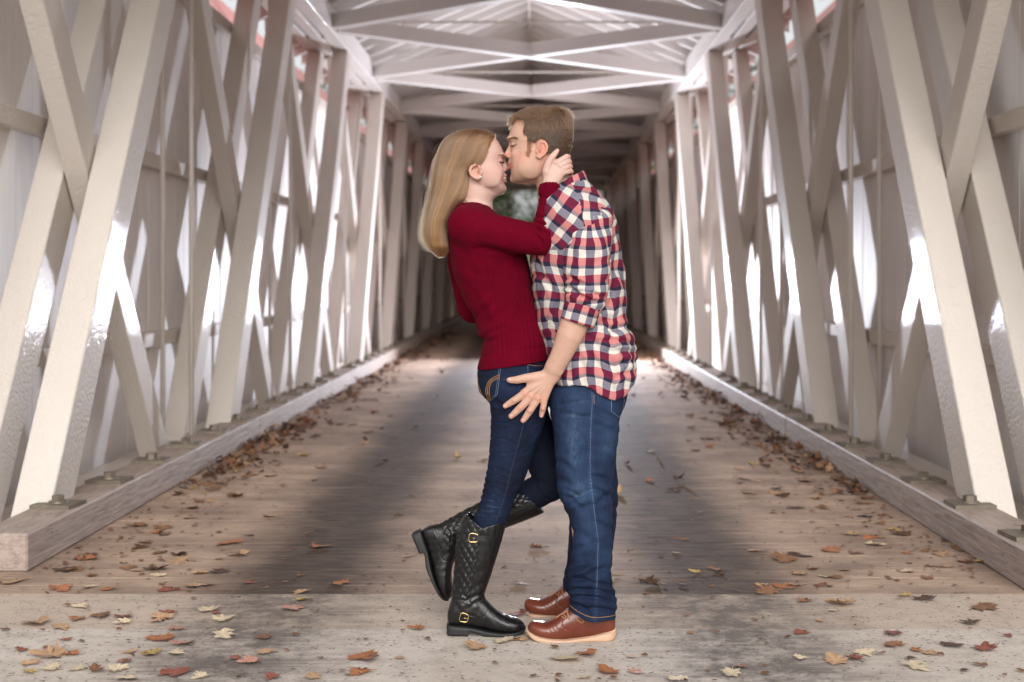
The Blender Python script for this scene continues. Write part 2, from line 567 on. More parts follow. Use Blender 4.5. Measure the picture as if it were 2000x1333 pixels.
# gables over the two portals
for yy, nm in ((5.32, 'near'), (Y1 + 0.02, 'far')):
    i = 0
    x = -3.0
    while x < 3.0:
        zt = lambda d: zr - sl * abs(d) + 0.15
        x2 = min(x + 0.248, 3.0)
        z0 = 4.27 if nm == 'near' else 3.98
        if zt(x) > z0 and zt(x2) > z0:
            bot = [(XC + x, yy, z0), (XC + x2, yy, z0), (XC + x2, yy + 0.025, z0), (XC + x, yy + 0.025, z0)]
            top = [(XC + x, yy, zt(x)), (XC + x2, yy, zt(x2)), (XC + x2, yy + 0.025, zt(x2)), (XC + x, yy + 0.025, zt(x))]
            bp('gable_board', hexa('gable_board', bot, top), M_PAINT)
        x += 0.252
# ------------------------------------------------------------------ the photographer's flash on its stand, far down the bridge behind the couple
FLASH_Y, FLASH_X, FLASH_Z = 22.0, 0.42, 1.20
fl = tag(empty('studio_flash', (FLASH_X, FLASH_Y, 0)), 'studio flash on a black tripod stand far down the deck behind the couple', 'flash')
M_BLACKMETAL = plain('black_metal', (0.02, 0.02, 0.02), 0.4, 0.6)
for a in (90, 210, 330):
    ca, sa = math.cos(R(a)), math.sin(R(a))
    link('leg', tube_mesh('leg', [(FLASH_X + .02 * ca, FLASH_Y + .02 * sa, .52), (FLASH_X + .30 * ca, FLASH_Y + .30 * sa, .012)], .010, 8), M_BLACKMETAL, fl)
link('pole', tube_mesh('pole', [(FLASH_X, FLASH_Y, .2), (FLASH_X, FLASH_Y, FLASH_Z - .07)], .012, 8), M_BLACKMETAL, fl)
link('housing', tube_mesh('housing', [(FLASH_X, FLASH_Y + .24, FLASH_Z), (FLASH_X, FLASH_Y + .22, FLASH_Z), (FLASH_X, FLASH_Y, FLASH_Z)], [.04, .06, .06], 20), M_BLACKMETAL, fl)
rv, rf = [], []
for i, (yy, rr) in enumerate(((-.11, .09), (-.06, .078), (0.0, .06), (0.0, .064), (-.06, .082), (-.112, .095))):
    for k in range(24):
        a = 2 * math.pi * k / 24
        rv.append((FLASH_X + rr * math.cos(a), FLASH_Y + yy, FLASH_Z + rr * math.sin(a)))
for i in range(6):
    for k in range(24):
        rf.append((i * 24 + k, i * 24 + (k + 1) % 24, ((i + 1) % 6) * 24 + (k + 1) % 24, ((i + 1) % 6) * 24 + k))
link('reflector', pydata('reflector', rv, rf, True), plain('reflector_metal', (0.6, 0.6, 0.6), 0.3, 0.9), fl)
fd = bpy.data.lights.new('flash_light', 'AREA')
fd.shape = 'DISK'
fd.size = 0.17
fd.energy = FLASH_W
fd.color = (0.86, 0.89, 1.0)
fo = bpy.data.objects.new('flash_light', fd)
COL.objects.link(fo)
fo.parent = fl
fo.location = (0, -0.125, FLASH_Z)
fo.rotation_euler = (R(-90), 0, 0)          # shines back towards the couple
# ------------------------------------------------------------------ modelling by distance fields: soft unions of tapered shapes, then a quad skin
YC = 4.96                          # distance of the couple
S0 = YC / FPX                      # metres per photograph pixel at that distance

def P(u, v, y=YC):
    """a point seen at photograph pixel (u, v) at distance y"""
    return np.array(((u - VPX) * y / FPX, y, EYE - (v - VPY) * y / FPX))

def smooth_curve(x, y, n=12):
    """Catmull-Rom through (x, y...) stations, x ascending; returns densified arrays"""
    x = np.asarray(x, float); y = np.atleast_2d(np.asarray(y, float).T).T
    m = len(x)
    tx, ty = [], []
    for i in range(m - 1):
        x0, x1 = x[i], x[i + 1]
        h = x1 - x0
        d0 = (y[i + 1] - y[i - 1]) / (x[i + 1] - x[i - 1]) if i > 0 else (y[1] - y[0]) / h
        d1 = (y[i + 2] - y[i]) / (x[i + 2] - x[i]) if i < m - 2 else (y[i + 1] - y[i]) / h
        for k in range(n):
            t = k / n
            h00 = 2 * t**3 - 3 * t**2 + 1; h10 = t**3 - 2 * t**2 + t
            h01 = -2 * t**3 + 3 * t**2; h11 = t**3 - t**2
            tx.append(x0 + h * t)
            ty.append(h00 * y[i] + h10 * h * d0 + h01 * y[i + 1] + h11 * h * d1)
    tx.append(x[-1]); ty.append(y[-1])
    return np.array(tx), np.array(ty)

def smin(a, b, k):
    if k <= 0:
        return np.minimum(a, b)
    h = np.clip(0.5 + 0.5 * (b - a) / k, 0, 1)
    return b * (1 - h) + a * h - k * h * (1 - h)

class Field:
    def __init__(self, lo, hi, step):
        self.lo = np.array(lo, float); self.h = step
        self.n = np.ceil((np.array(hi, float) - self.lo) / step).astype(int) + 1
        self.ax = [np.float32(self.lo[i] + step * np.arange(self.n[i])) for i in range(3)]
        self.F = np.full(self.n, 0.25, np.float32)
    def sub(self, lo, hi, pad):
        a = np.maximum(np.floor((np.array(lo) - pad - self.lo) / self.h).astype(int), 0)
        b = np.minimum(np.ceil((np.array(hi) + pad - self.lo) / self.h).astype(int) + 1, self.n)
        if np.any(b <= a):
            return None, None
        sl = tuple(slice(a[i], b[i]) for i in range(3))
        X = self.ax[0][sl[0]][:, None, None]; Y = self.ax[1][sl[1]][None, :, None]; Z = self.ax[2][sl[2]][None, None, :]
        return sl, (X, Y, Z)
    def put(self, sl, d, k, op='add'):
        d = d.astype(np.float32)
        if op == 'add':
            self.F[sl] = smin(self.F[sl], d, k)
        else:
            self.F[sl] = -smin(-self.F[sl], d, k)
    def tube(self, pts, k=0.01, sq=1.0, op='add'):
        """tapered limb through pts [(x,y,z,r)], sq squashes it in depth"""
        pts = np.array(pts, float)
        r = pts[:, 3].max()
        sl, g = self.sub(pts[:, :3].min(0) - r, pts[:, :3].max(0) + r, 0.03 + k)
        if sl is None:
            return self
        X, Y, Z = g
        best = None
        for i in range(len(pts) - 1):
            a, b = pts[i], pts[i + 1]
            ax, ay, az = a[0], a[1] / sq, a[2]
            bx, by, bz = b[0] - ax, b[1] / sq - ay, b[2] - az
            L = bx * bx + by * by + bz * bz + 1e-12
            px, py, pz = X - ax, Y / sq - ay, Z - az
            t = np.clip((px * bx + py * by + pz * bz) / L, 0, 1)
            d = np.sqrt((px - t * bx)**2 + (py - t * by)**2 + (pz - t * bz)**2) - (a[3] + t * (b[3] - a[3]))
            best = d if best is None else np.minimum(best, d)
        self.put(sl, best * min(1, sq), k, op)
        return self
    def ell(self, c, r, k=0.01, rot=0.0, op='add'):
        """ellipsoid; rot turns it in the picture plane (about the depth axis)"""
        c = np.array(c, float); r = np.array(r, float)
        R_ = r.max()
        sl, g = self.sub(c - R_, c + R_, 0.02 + k)
        if sl is None:
            return self
        X, Y, Z = g[0] - c[0], g[1] - c[1], g[2] - c[2]
        if rot:
            ca, sa = math.cos(rot), math.sin(rot)
            X, Z = X * ca + Z * sa, Z * ca - X * sa
        q = np.sqrt((X / r[0])**2 + (Y / r[1])**2 + (Z / r[2])**2)
        q2 = np.sqrt((X / r[0]**2)**2 + (Y / r[1]**2)**2 + (Z / r[2]**2)**2) + 1e-9
        self.put(sl, q * (q - 1) / q2, k, op)
        return self
    def loft(self, st, k=0.01, axis='z', power=2.0, op='add', cap=True):
        """st rows, along z: (z, x0, x1, yc, hy); along x: (x, z0, z1, yc, hy)"""
        st = np.array(st, float)
        st = st[np.argsort(st[:, 0])]
        tx, ty = smooth_curve(st[:, 0], st[:, 1:])
        o0, o1 = ty[:, 0].min(), ty[:, 1].max()
        y0, y1 = (ty[:, 2] - ty[:, 3]).min(), (ty[:, 2] + ty[:, 3]).max()
        if axis == 'z':
            lo, hi = (o0, y0, tx[0]), (o1, y1, tx[-1])
        else:
            lo, hi = (tx[0], y0, o0), (tx[-1], y1, o1)
        sl, g = self.sub(lo, hi, 0.03 + k)
        if sl is None:
            return self
        A, B = (g[2], g[0]) if axis == 'z' else (g[0], g[2])
        I = [np.interp(A, tx, ty[:, j]).astype(np.float32) for j in range(4)]
        c = (I[0] + I[1]) / 2
        ra = np.maximum((I[1] - I[0]) / 2, 0.001); rb = np.maximum(I[3], 0.001)
        q = (np.abs((B - c) / ra)**power + np.abs((g[1] - I[2]) / rb)**power)**(1 / power)
        d = (q - 1) * np.minimum(ra, rb)
        if cap:
            d = np.maximum(d, np.maximum(A - tx[-1], tx[0] - A))
        self.put(sl, d, k, op)
        return self
    def cut(self, fn, k=0.004):
        """keep only where fn(X, Y, Z) < 0"""
        d = fn(self.ax[0][:, None, None], self.ax[1][None, :, None], self.ax[2][None, None, :])
        d = np.broadcast_to(d, self.F.shape).astype(np.float32)
        self.F = -smin(-self.F, -d, k)
        return self
    def skin(self, smooth=1):
        """surface nets: returns vertices, quads"""
        F = self.F
        F[0], F[-1], F[:, 0], F[:, -1], F[:, :, 0], F[:, :, -1] = [0.1] * 6
        inside = F < 0
        n = self.n
        cs = [s - 1 for s in n]
        cnt = np.zeros(cs, np.int8)
        for dx in (0, 1):
            for dy in (0, 1):
                for dz in (0, 1):
                    cnt += inside[dx:dx + cs[0], dy:dy + cs[1], dz:dz + cs[2]]
        act = (cnt > 0) & (cnt < 8)
        idx = np.full(cs, -1, np.int32)
        ci = np.argwhere(act)
        idx[act] = np.arange(len(ci))
        acc = np.zeros((len(ci), 3)); num = np.zeros(len(ci))
        off = [(a, b, c) for a in (0, 1) for b in (0, 1) for c in (0, 1)]
        for a in range(8):
            for b in range(a + 1, 8):
                oa, ob = np.array(off[a]), np.array(off[b])
                if np.abs(oa - ob).sum() != 1:
                    continue
                pa, pb = ci + oa, ci + ob
                fa = F[pa[:, 0], pa[:, 1], pa[:, 2]]; fb = F[pb[:, 0], pb[:, 1], pb[:, 2]]
                m = (fa < 0) != (fb < 0)
                t = np.where(m, fa / np.where(m, fa - fb, 1), 0)[:, None]
                acc += np.where(m[:, None], oa + t * (ob - oa), 0)
                num += m
        V = self.lo + self.h * (ci + acc / num[:, None])
        quads = []
        for axis in range(3):
            o1, o2 = [a for a in range(3) if a != axis]
            s0 = [slice(None)] * 3; s1 = [slice(None)] * 3
            s0[axis] = slice(0, -1); s1[axis] = slice(1, None)
            ia, ib = inside[tuple(s0)], inside[tuple(s1)]
            e = np.argwhere(ia != ib)
            e = e[(e[:, o1] > 0) & (e[:, o2] > 0) & (e[:, o1] < cs[o1]) & (e[:, o2] < cs[o2])]
            flip = ia[e[:, 0], e[:, 1], e[:, 2]]
            def at(d1, d2):
                q = e.copy(); q[:, o1] += d1; q[:, o2] += d2
                return idx[q[:, 0], q[:, 1], q[:, 2]]
            Q = np.stack([at(-1, -1), at(0, -1), at(0, 0), at(-1, 0)], 1)
            if axis == 1:
                flip = ~flip
            Q[~flip] = Q[~flip][:, ::-1]
            quads.append(Q)
        Q = np.concatenate(quads)
        Q = Q[(Q >= 0).all(1)]
        for _ in range(smooth):
            V = relax(V, Q, 0.5)
        return V, Q

def relax(V, Q, a):
    s = np.zeros_like(V); c = np.zeros(len(V))
    for i in range(4):
        for j in ((i + 1) % 4, (i + 3) % 4):
            for d in range(3):
                s[:, d] += np.bincount(Q[:, i], V[Q[:, j], d], len(V))
            c += np.bincount(Q[:, i], minlength=len(V))
    return V * (1 - a) + a * s / np.maximum(c, 1)[:, None]

def normals(V, Q):
    fn = np.cross(V[Q[:, 2]] - V[Q[:, 0]], V[Q[:, 3]] - V[Q[:, 1]])
    N = np.zeros_like(V)
    for i in range(4):
        for d in range(3):
            N[:, d] += np.bincount(Q[:, i], fn[:, d], len(V))
    return N / (np.linalg.norm(N, axis=1)[:, None] + 1e-12)

def waves(p, freq, seed, n=14, aniso=(1, 1, 1)):
    """smooth pseudo-noise, about -1..1"""
    r = np.random.RandomState(seed)
    d = r.normal(size=(n, 3)); d /= np.linalg.norm(d, axis=1)[:, None]
    d *= freq * r.uniform(0.6, 1.5, n)[:, None] * np.array(aniso)
    ph = r.uniform(0, 6.283, n)
    return np.cos(p @ d.T * 6.283 + ph).sum(1) / math.sqrt(n) * 0.9

def uv_of(V):
    """photograph pixel of points, for placing folds and colour where the photograph shows them"""
    return VPX + FPX * V[:, 0] / V[:, 1], VPY - FPX * (V[:, 2] - EYE) / V[:, 1]

def folds(V, N, lst, amp=1.0, near=None):
    """creases: (u0,v0,u1,v1,width_px,depth_m); near = only points closer than this distance"""
    u, v = uv_of(V)
    d = np.zeros(len(V))
    for u0, v0, u1, v1, w, dep in lst:
        du, dv = u1 - u0, v1 - v0
        L = du * du + dv * dv
        t = ((u - u0) * du + (v - v0) * dv) / L
        tc = np.clip(t, 0, 1)
        bend = 4 * tc * (1 - tc) * 0.06 * math.sqrt(L)
        L1 = math.sqrt(L)
        px, pv = u - (u0 + tc * du) - bend * dv / L1, v - (v0 + tc * dv) + bend * du / L1
        r = (px * px + pv * pv) / (w * w)
        fade = np.sin(np.pi * np.clip(0.12 + 0.76 * tc, 0, 1))
        d += -dep * fade * (1.35 * np.exp(-r) - 0.6 * np.exp(-r / 4.5))
    if near is not None:
        d = d * np.clip((near - V[:, 1]) / 0.02, 0, 1)
    return V + N * (d * amp)[:, None]

def quadmesh(name, V, Q, cols=None, attrs=None):
    me = bpy.data.meshes.new(name)
    me.vertices.add(len(V)); me.vertices.foreach_set('co', np.asarray(V, np.float32).ravel())
    Q = np.asarray(Q, np.int32)
    me.loops.add(Q.size); me.loops.foreach_set('vertex_index', Q.ravel())
    me.polygons.add(len(Q)); me.polygons.foreach_set('loop_start', np.arange(0, Q.size, 4, dtype=np.int32))
    me.polygons.foreach_set('use_smooth', np.ones(len(Q), bool))
    me.update(calc_edges=True)
    if cols is not None:
        a = me.attributes.new('col', 'FLOAT_COLOR', 'POINT')
        a.data.foreach_set('color', np.concatenate([cols, np.ones((len(V), 1))], 1).astype(np.float32).ravel())
    for k, val in (attrs or {}).items():
        a = me.attributes.new(k, 'FLOAT', 'POINT')
        a.data.foreach_set('value', np.asarray(val, np.float32))
    me.validate()
    return me

def join(parts):
    """[(V, Q), ...] -> one (V, Q)"""
    Vs, Qs, o = [], [], 0
    for V, Q in parts:
        Vs.append(V); Qs.append(Q + o); o += len(V)
    return np.concatenate(Vs), np.concatenate(Qs)

def pick(V, Q, keep):
    """drop the quads whose vertices are all outside keep"""
    Q = Q[keep[Q].any(1)]
    used = np.unique(Q)
    m = np.full(len(V), -1); m[used] = np.arange(len(used))
    return V[used], m[Q]

from mathutils.bvhtree import BVHTree
class Drape:
    """finds the point of a surface seen at a photograph pixel, to lay seams and straps on it"""
    def __init__(self, V, Q):
        self.t = BVHTree.FromPolygons([tuple(v) for v in V], [tuple(int(i) for i in q) for q in Q])
    def __call__(self, u, v, off=0.0):
        d = Vector(P(u, v, 5.0)) - Vector((0, 0, EYE))
        d.normalize()
        hit, n, i, _ = self.t.ray_cast(Vector((0, 0, EYE)), d)
        if hit is None:
            return None
        if n.dot(d) > 0:
            n = -n
        return hit + n * off
    def line(self, pts, off=0.0, step=4):
        out = []
        for a, b in zip(pts[:-1], pts[1:]):
            m = max(1, int(math.hypot(b[0] - a[0], b[1] - a[1]) / step))
            for i in range(m + (b is pts[-1])):
                q = self(a[0] + (b[0] - a[0]) * i / m, a[1] + (b[1] - a[1]) * i / m, off)
                if q is not None:
                    out.append(q)
        return out
    def band(self, name, pts, w, th=0.002, step=4):
        """flat strap of width w px along pts, lying on the surface, with thickness th"""
        n = len(pts)
        c = []
        for a, b in zip(pts[:-1], pts[1:]):
            m = max(1, int(math.hypot(b[0] - a[0], b[1] - a[1]) / step))
            c += [(a[0] + (b[0] - a[0]) * i / m, a[1] + (b[1] - a[1]) * i / m, b[0] - a[0], b[1] - a[1]) for i in range(m)]
        c.append((pts[-1][0], pts[-1][1], c[-1][2], c[-1][3]))
        rows = []
        for u, v, du, dv in c:
            L = math.hypot(du, dv); nu, nv = -dv / L, du / L
            row = []
            for s, o in ((-.5, 0), (-.5, th), (-.46, th * 1.3), (.46, th * 1.3), (.5, th), (.5, 0)):
                q = self(u + nu * w * s, v + nv * w * s, o)
                row.append(q)
            if all(q is not None for q in row):
                rows.append(row)
        for _ in range(2):
            rows = [[(rows[max(i - 1, 0)][j] + rows[i][j] * 2 + rows[min(i + 1, len(rows) - 1)][j]) / 4 for j in range(6)] for i in range(len(rows))]
        vv = [q for r in rows for q in r]
        f = [(i * 6 + j, i * 6 + j + 1, i * 6 + 7 + j, i * 6 + 6 + j) for i in range(len(rows) - 1) for j in range(5)]
        if rows:
            f += [tuple(range(6)), tuple((len(rows) - 1) * 6 + j for j in range(6))]
        return pydata(name, vv, f, False)

def hair_object(name, strands, mat, parent, r0=0.0004, r1=0.0001, tone=None):
    """strands: array (n, k, 3)"""
    n, k, _ = strands.shape
    hc = bpy.data.hair_curves.new(name)
    hc.add_curves([k] * n)
    hc.position_data.foreach_set('vector', strands.astype(np.float32).ravel()) if hasattr(hc, 'position_data') else \
        hc.attributes['position'].data.foreach_set('vector', strands.astype(np.float32).ravel())
    rad = hc.attributes.get('radius') or hc.attributes.new('radius', 'FLOAT', 'POINT')
    t = np.linspace(0, 1, k)
    rad.data.foreach_set('value', np.tile(r0 + (r1 - r0) * t**1.5, n).astype(np.float32))
    tn = hc.attributes.new('tone', 'FLOAT', 'CURVE')
    tn.data.foreach_set('value', np.asarray(tone if tone is not None else [0.5] * n, np.float32))
    hc.materials.append(mat)
    o = bpy.data.objects.new(name, hc)
    COL.objects.link(o)
    o.parent = parent
    if parent is not None and parent.type == 'EMPTY':
        o.matrix_parent_inverse = Matrix.Translation(parent.location).inverted()
    return o
# ------------------------------------------------------------------ skin, cloth, leather, hair
def zs(rows):
    return [(P(0, v, y)[2], P(a, v, y)[0], P(b, v, y)[0], y, hy) for v, a, b, y, hy in rows]
def xs_(rows):
    return [(P(u, 0, y)[0], P(u, vb, y)[2], P(u, vt, y)[2], y, hy) for u, vt, vb, y, hy in rows]
def tp(rows):
    return [tuple(P(u, v, y)) + (r * y / FPX,) for u, v, y, r in rows]
def el(F, u, v, y, ru, rv, ry, k=0.004, rot=0.0, op='add'):
    """ellipsoid with radii ru, rv in pixels, ry in metres; rot clockwise degrees in the picture"""
    return F.ell(P(u, v, y), (ru * S0, ry, rv * S0), k, -R(rot), op)

def skin_mat(name):
    t = NT(name)
    a = t.attr('col')
    v = t.tex((1, 1, 1))
    mott = t.noise(v, 60, 4, 0.6)
    col = t.mix(t.ramp(mott, [(0.35, 0.0), (0.7, 0.22)]), a.outputs['Color'], (0.56, 0.23, 0.17))
    fr = t.noise(v, 230, 3, 0.7)
    col = t.mix(t.ramp(fr, [(0.58, 0.0), (0.75, 0.22)]), col, (0.42, 0.20, 0.13))
    nm = t.bump(t.noise(v, 330, 3, 0.65), 0.28, 0.0022)
    p = t.bsdf(col, 0.48, nm, Subsurface_Weight=0.04, Subsurface_Scale=0.006)
    p.inputs['Subsurface Radius'].default_value = (1.0, 0.35, 0.2)
    p.inputs['Specular IOR Level'].default_value = 0.4
    return t.m

def knit_mat():
    t = NT('burgundy_knit')
    v = t.tex((1, 1, 1))
    f = t.noise(v, 9, 4, 0.6)
    fz = t.noise(v, 380, 3, 0.7)
    col = t.mix(t.ramp(f, [(0.3, 0.0), (0.7, 1.0)]), (0.102, 0.0005, 0.0095), (0.132, 0.0008, 0.013))
    col = t.mix(t.ramp(fz, [(0.40, 0.45), (0.60, 0.0)]), col, (0.085, 0.001, 0.009))
    rows = t.n('ShaderNodeTexWave')
    rows.bands_direction = 'Z'
    rows.inputs['Scale'].default_value = 130
    rows.inputs['Distortion'].default_value = 1.5
    t.l(v, rows.inputs['Vector'])
    nm = t.bump(t.math('MULTIPLY_ADD', fz, 1.2, t.math('MULTIPLY', rows.outputs['Fac'], 0.2)), 0.32, 0.0022)
    p = t.bsdf(col, 0.9, nm)
    p.inputs['Sheen Weight'].default_value = 0.02
    p.inputs['Sheen Tint'].default_value = (0.9, 0.45, 0.5, 1)
    p.inputs['Specular IOR Level'].default_value = 0.06
    return t.m

def denim_mat(name, dark, lite, fade):
    """attribute 'wear' 0..1 = worn dye, with fold highlights and crease shade painted in"""
    t = NT(name)
    v = t.tex((1, 1, 1))
    w = t.attr('wear_and_shade').outputs['Fac']
    grain = t.noise(t.tex((1.2, 1.2, 0.25)), 170, 4, 0.7)
    blot = t.noise(v, 16, 5, 0.65)
    s = t.math('ADD', w, t.math('MULTIPLY_ADD', blot, 0.5, -0.25))
    s = t.math('MULTIPLY_ADD', grain, 0.6, t.math('SUBTRACT', s, 0.30))
    col = t.ramp(s, [(0.0, dark), (0.45, lite), (1.0, fade)])
    tw = t.n('ShaderNodeTexWave')
    tw.bands_direction = 'DIAGONAL'
    tw.inputs['Scale'].default_value = 190
    tw.inputs['Distortion'].default_value = 2.0
    t.l(v, tw.inputs['Vector'])
    nm = t.bump(t.math('MULTIPLY_ADD', grain, 0.8, t.math('MULTIPLY', tw.outputs['Fac'], 0.4)), 0.30, 0.0018)
    t.bsdf(col, 0.82, nm, Specular_IOR_Level=0.2)
    return t.m

def plaid_mat():
    """checked cotton: pu, pv count the checks along and across the cloth"""
    t = NT('plaid_cotton')
    fx = t.math('FRACT', t.attr('pu').outputs['Fac'])
    fy = t.math('FRACT', t.attr('pv').outputs['Fac'])
    cream, pink, bur, navy = (0.62, 0.585, 0.535), (0.54, 0.200, 0.190), (0.125, 0.004, 0.030), (0.013, 0.013, 0.036)
    grey, gpk = (0.185, 0.178, 0.225), (0.275, 0.19, 0.21)
    A = t.ramp(fy, [(0.0, pink), (0.40, gpk), (0.585, cream), (0.975, pink)], 'CONSTANT')
    B = t.ramp(fy, [(0.0, bur), (0.40, navy), (0.585, grey), (0.975, bur)], 'CONSTANT')
    sel = t.ramp(fx, [(0.0, 0.0), (0.435, 0.0), (0.45, 1.0), (0.985, 1.0), (1.0, 0.0)])
    col = t.mix(sel, A, B)
    v = t.tex((1, 1, 1))
    weave = t.noise(v, 520, 2, 0.7)
    col = t.mix(t.ramp(weave, [(0.42, 0.07), (0.6, 0.0)]), col, (0.25, 0.22, 0.25))
    nm = t.bump(weave, 0.2, 0.001)
    p = t.bsdf(col, 0.85, nm, Specular_IOR_Level=0.2)
    return t.m

def leather_mat(name, c0, c1, rough, bumpy=0.25, coat=0.0):
    t = NT(name)
    v = t.tex((1, 1, 1))
    f = t.noise(v, 11, 4, 0.6)
    col = t.mix(t.ramp(f, [(0.3, 0.0), (0.7, 1.0)]), c0, c1)
    fine = t.noise(v, 260, 3, 0.6)
    cr = t.noise(t.tex((1, 1, 2.2)), 45, 4, 0.6)
    nm = t.bump(t.math('MULTIPLY_ADD', cr, 1.3, fine), bumpy, 0.002)
    p = t.bsdf(col, t.math('MULTIPLY_ADD', f, 0.2, rough - 0.1), nm)
    p.inputs['Coat Weight'].default_value = coat
    p.inputs['Coat Roughness'].default_value = 0.12
    return t.m

def hair_mat(name, root, tip, rough=0.32):
    t = NT(name)
    ci = t.n('ShaderNodeHairInfo')
    col = t.mix(ci.outputs['Intercept'], root, tip)
    r = t.n('ShaderNodeMath', operation='MULTIPLY_ADD')
    t.l(ci.outputs['Random'], r.inputs[0]); r.inputs[1].default_value = 0.35; r.inputs[2].default_value = 0.32
    r = t.n('ShaderNodeMath', operation='ADD'); t.l(t.math('MULTIPLY_ADD', ci.outputs['Random'], 0.35, 0.32), r.inputs[0]); t.l(t.attr('tone').outputs['Fac'], r.inputs[1])
    h = t.n('ShaderNodeHueSaturation')
    t.l(r.outputs[0], h.inputs['Value']); t.l(col, h.inputs['Color'])
    p = t.n('ShaderNodeBsdfHairPrincipled')
    p.parametrization = 'COLOR'
    t.l(h.outputs[0], p.inputs['Color'])
    p.inputs['Roughness'].default_value = rough
    p.inputs['Radial Roughness'].default_value = 0.45
    t.l(p.outputs[0], t.out.inputs['Surface'])
    return t.m

def hairbase_mat(name, c, stretch=(40, 40, 2)):
    t = NT(name)
    f = t.noise(t.tex(stretch), 6, 4, 0.6)
    col = t.mix(t.ramp(f, [(0.3, 0.0), (0.7, 1.0)]), tuple(x * 0.55 for x in c), c)
    t.bsdf(col, 0.55, t.bump(f, 0.5, 0.004))
    return t.m

M_SKIN = skin_mat('skin')
M_KNIT = knit_mat()
M_DENIM_W = denim_mat('dark_stretch_denim', (0.0035, 0.0055, 0.015), (0.0085, 0.017, 0.046), (0.060, 0.095, 0.175))
M_DENIM_M = denim_mat('blue_denim', (0.006, 0.011, 0.032), (0.022, 0.044, 0.098), (0.120, 0.180, 0.275))
M_PLAID = plaid_mat()
M_BOOT = leather_mat('black_leather', (0.0030, 0.0030, 0.0036), (0.006, 0.006, 0.007), 0.36, 0.22, 0.08)
M_SHOE = leather_mat('chestnut_leather', (0.110, 0.020, 0.010), (0.180, 0.040, 0.019), 0.32, 0.16, 0.35)
M_SOLE_B = leather_mat('black_rubber', (0.009, 0.009, 0.010), (0.018, 0.018, 0.018), 0.55, 0.3)
M_SOLE_T = leather_mat('tan_rubber', (0.52, 0.33, 0.215), (0.62, 0.42, 0.29), 0.6, 0.15)
M_GOLD = plain('brass_buckle', (0.80, 0.58, 0.26), 0.25, 1.0, 0, 0.1)
M_STITCH = plain('gold_stitching', (0.42, 0.21, 0.07), 0.8, 0, 0, 0.2)
M_STITCH_L = plain('pale_stitching', (0.16, 0.20, 0.29), 0.8, 0, 0, 0.3)
M_LACE = plain('brown_lace', (0.36, 0.17, 0.09), 0.75, 0, 300, 0.2)
M_TEETH = plain('tooth_enamel', (0.66, 0.62, 0.55), 0.5, 0, 0, 0.04)
M_PEARL = plain('pearl_stud', (0.9, 0.88, 0.85), 0.12, 0, 0, 0.02)
M_LASH = plain('dark_lash', (0.035, 0.02, 0.014), 0.7, 0, 0, 0.2)
M_BROW_W = plain('light_brow', (0.36, 0.20, 0.13), 0.8, 0, 0, 0.2)
M_BROW_M = plain('brown_brow', (0.19, 0.100, 0.060), 0.8, 0, 0, 0.2)
M_HAIR_W = hair_mat('long_blonde_hair', (0.118, 0.057, 0.028), (0.31, 0.160, 0.070), 0.30)
M_HAIR_WB = hairbase_mat('blonde_hair_mass', (0.20, 0.105, 0.05))
M_HAIR_M = hair_mat('short_brown_hair', (0.066, 0.030, 0.015), (0.150, 0.074, 0.036), 0.36)
M_HAIR_MB = hairbase_mat('brown_hair_mass', (0.065, 0.031, 0.017), (60, 60, 20))

def blob(u, v, cu, cv, ru, rv, rot=0):
    a = R(rot)
    x, y = u - cu, v - cv
    x, y = x * math.cos(a) + y * math.sin(a), y * math.cos(a) - x * math.sin(a)
    return np.exp(-((x / ru)**2 + (y / rv)**2))

def paint(cols, m, c):
    m = np.clip(m, 0, 1)[:, None]
    return cols * (1 - m) + np.array(c) * m

def lashes(name, D, pts, n, length, mat, parent, spread=(0.3, 1.0), off=0.001, r=0.0006, jitter=0.5, seed=1):
    """short hairs laid along a line on the skin: brows and lashes"""
    rg = np.random.RandomState(seed)
    out = []
    for i in range(n):
        t = rg.uniform(0, 1) * (len(pts) - 1.001)
        a, f = int(t), t - int(t)
        u = pts[a][0] * (1 - f) + pts[a + 1][0] * f + rg.normal() * jitter
        v = pts[a][1] * (1 - f) + pts[a + 1][1] * f + rg.normal() * jitter
        q = D(u, v, off)
        q2 = D(u + spread[0] * length + rg.normal() * .4, v + spread[1] * length + rg.normal() * .4, off * 1.6)
        if q is None:
            continue
        if q2 is None or (Vector(q2) - Vector(q)).length > length * S0 * 4:
            q2 = q + Vector((spread[0] * length * S0, -0.001, -spread[1] * length * S0))
        out.append([np.array(q), (np.array(q) + np.array(q2)) / 2 + np.array((0, -0.0006, 0)), np.array(q2)])
    return hair_object(name, np.array(out), mat, parent, r, r * 0.4) if out else None

def near_line(u, v, pts, w):
    """1 on a polyline given in photograph pixels, falling off over w"""
    m = np.zeros(len(u))
    for (u0, v0), (u1, v1) in zip(pts[:-1], pts[1:]):
        L = (u1 - u0)**2 + (v1 - v0)**2
        t_ = np.clip(((u - u0) * (u1 - u0) + (v - v0) * (v1 - v0)) / L, 0, 1)
        m = np.maximum(m, np.exp(-(np.hypot(u - u0 - t_ * (u1 - u0), v - v0 - t_ * (v1 - v0)) / w)**2))
    return m
# ------------------------------------------------------------------ the woman, seen from her right side, facing right
YW = 4.985
woman = tag(empty('person', (P(950, 1238, YW)[0], YW, 0)), 'blonde woman in burgundy sweater and black boots, one foot lifted, kissing the man', 'person')

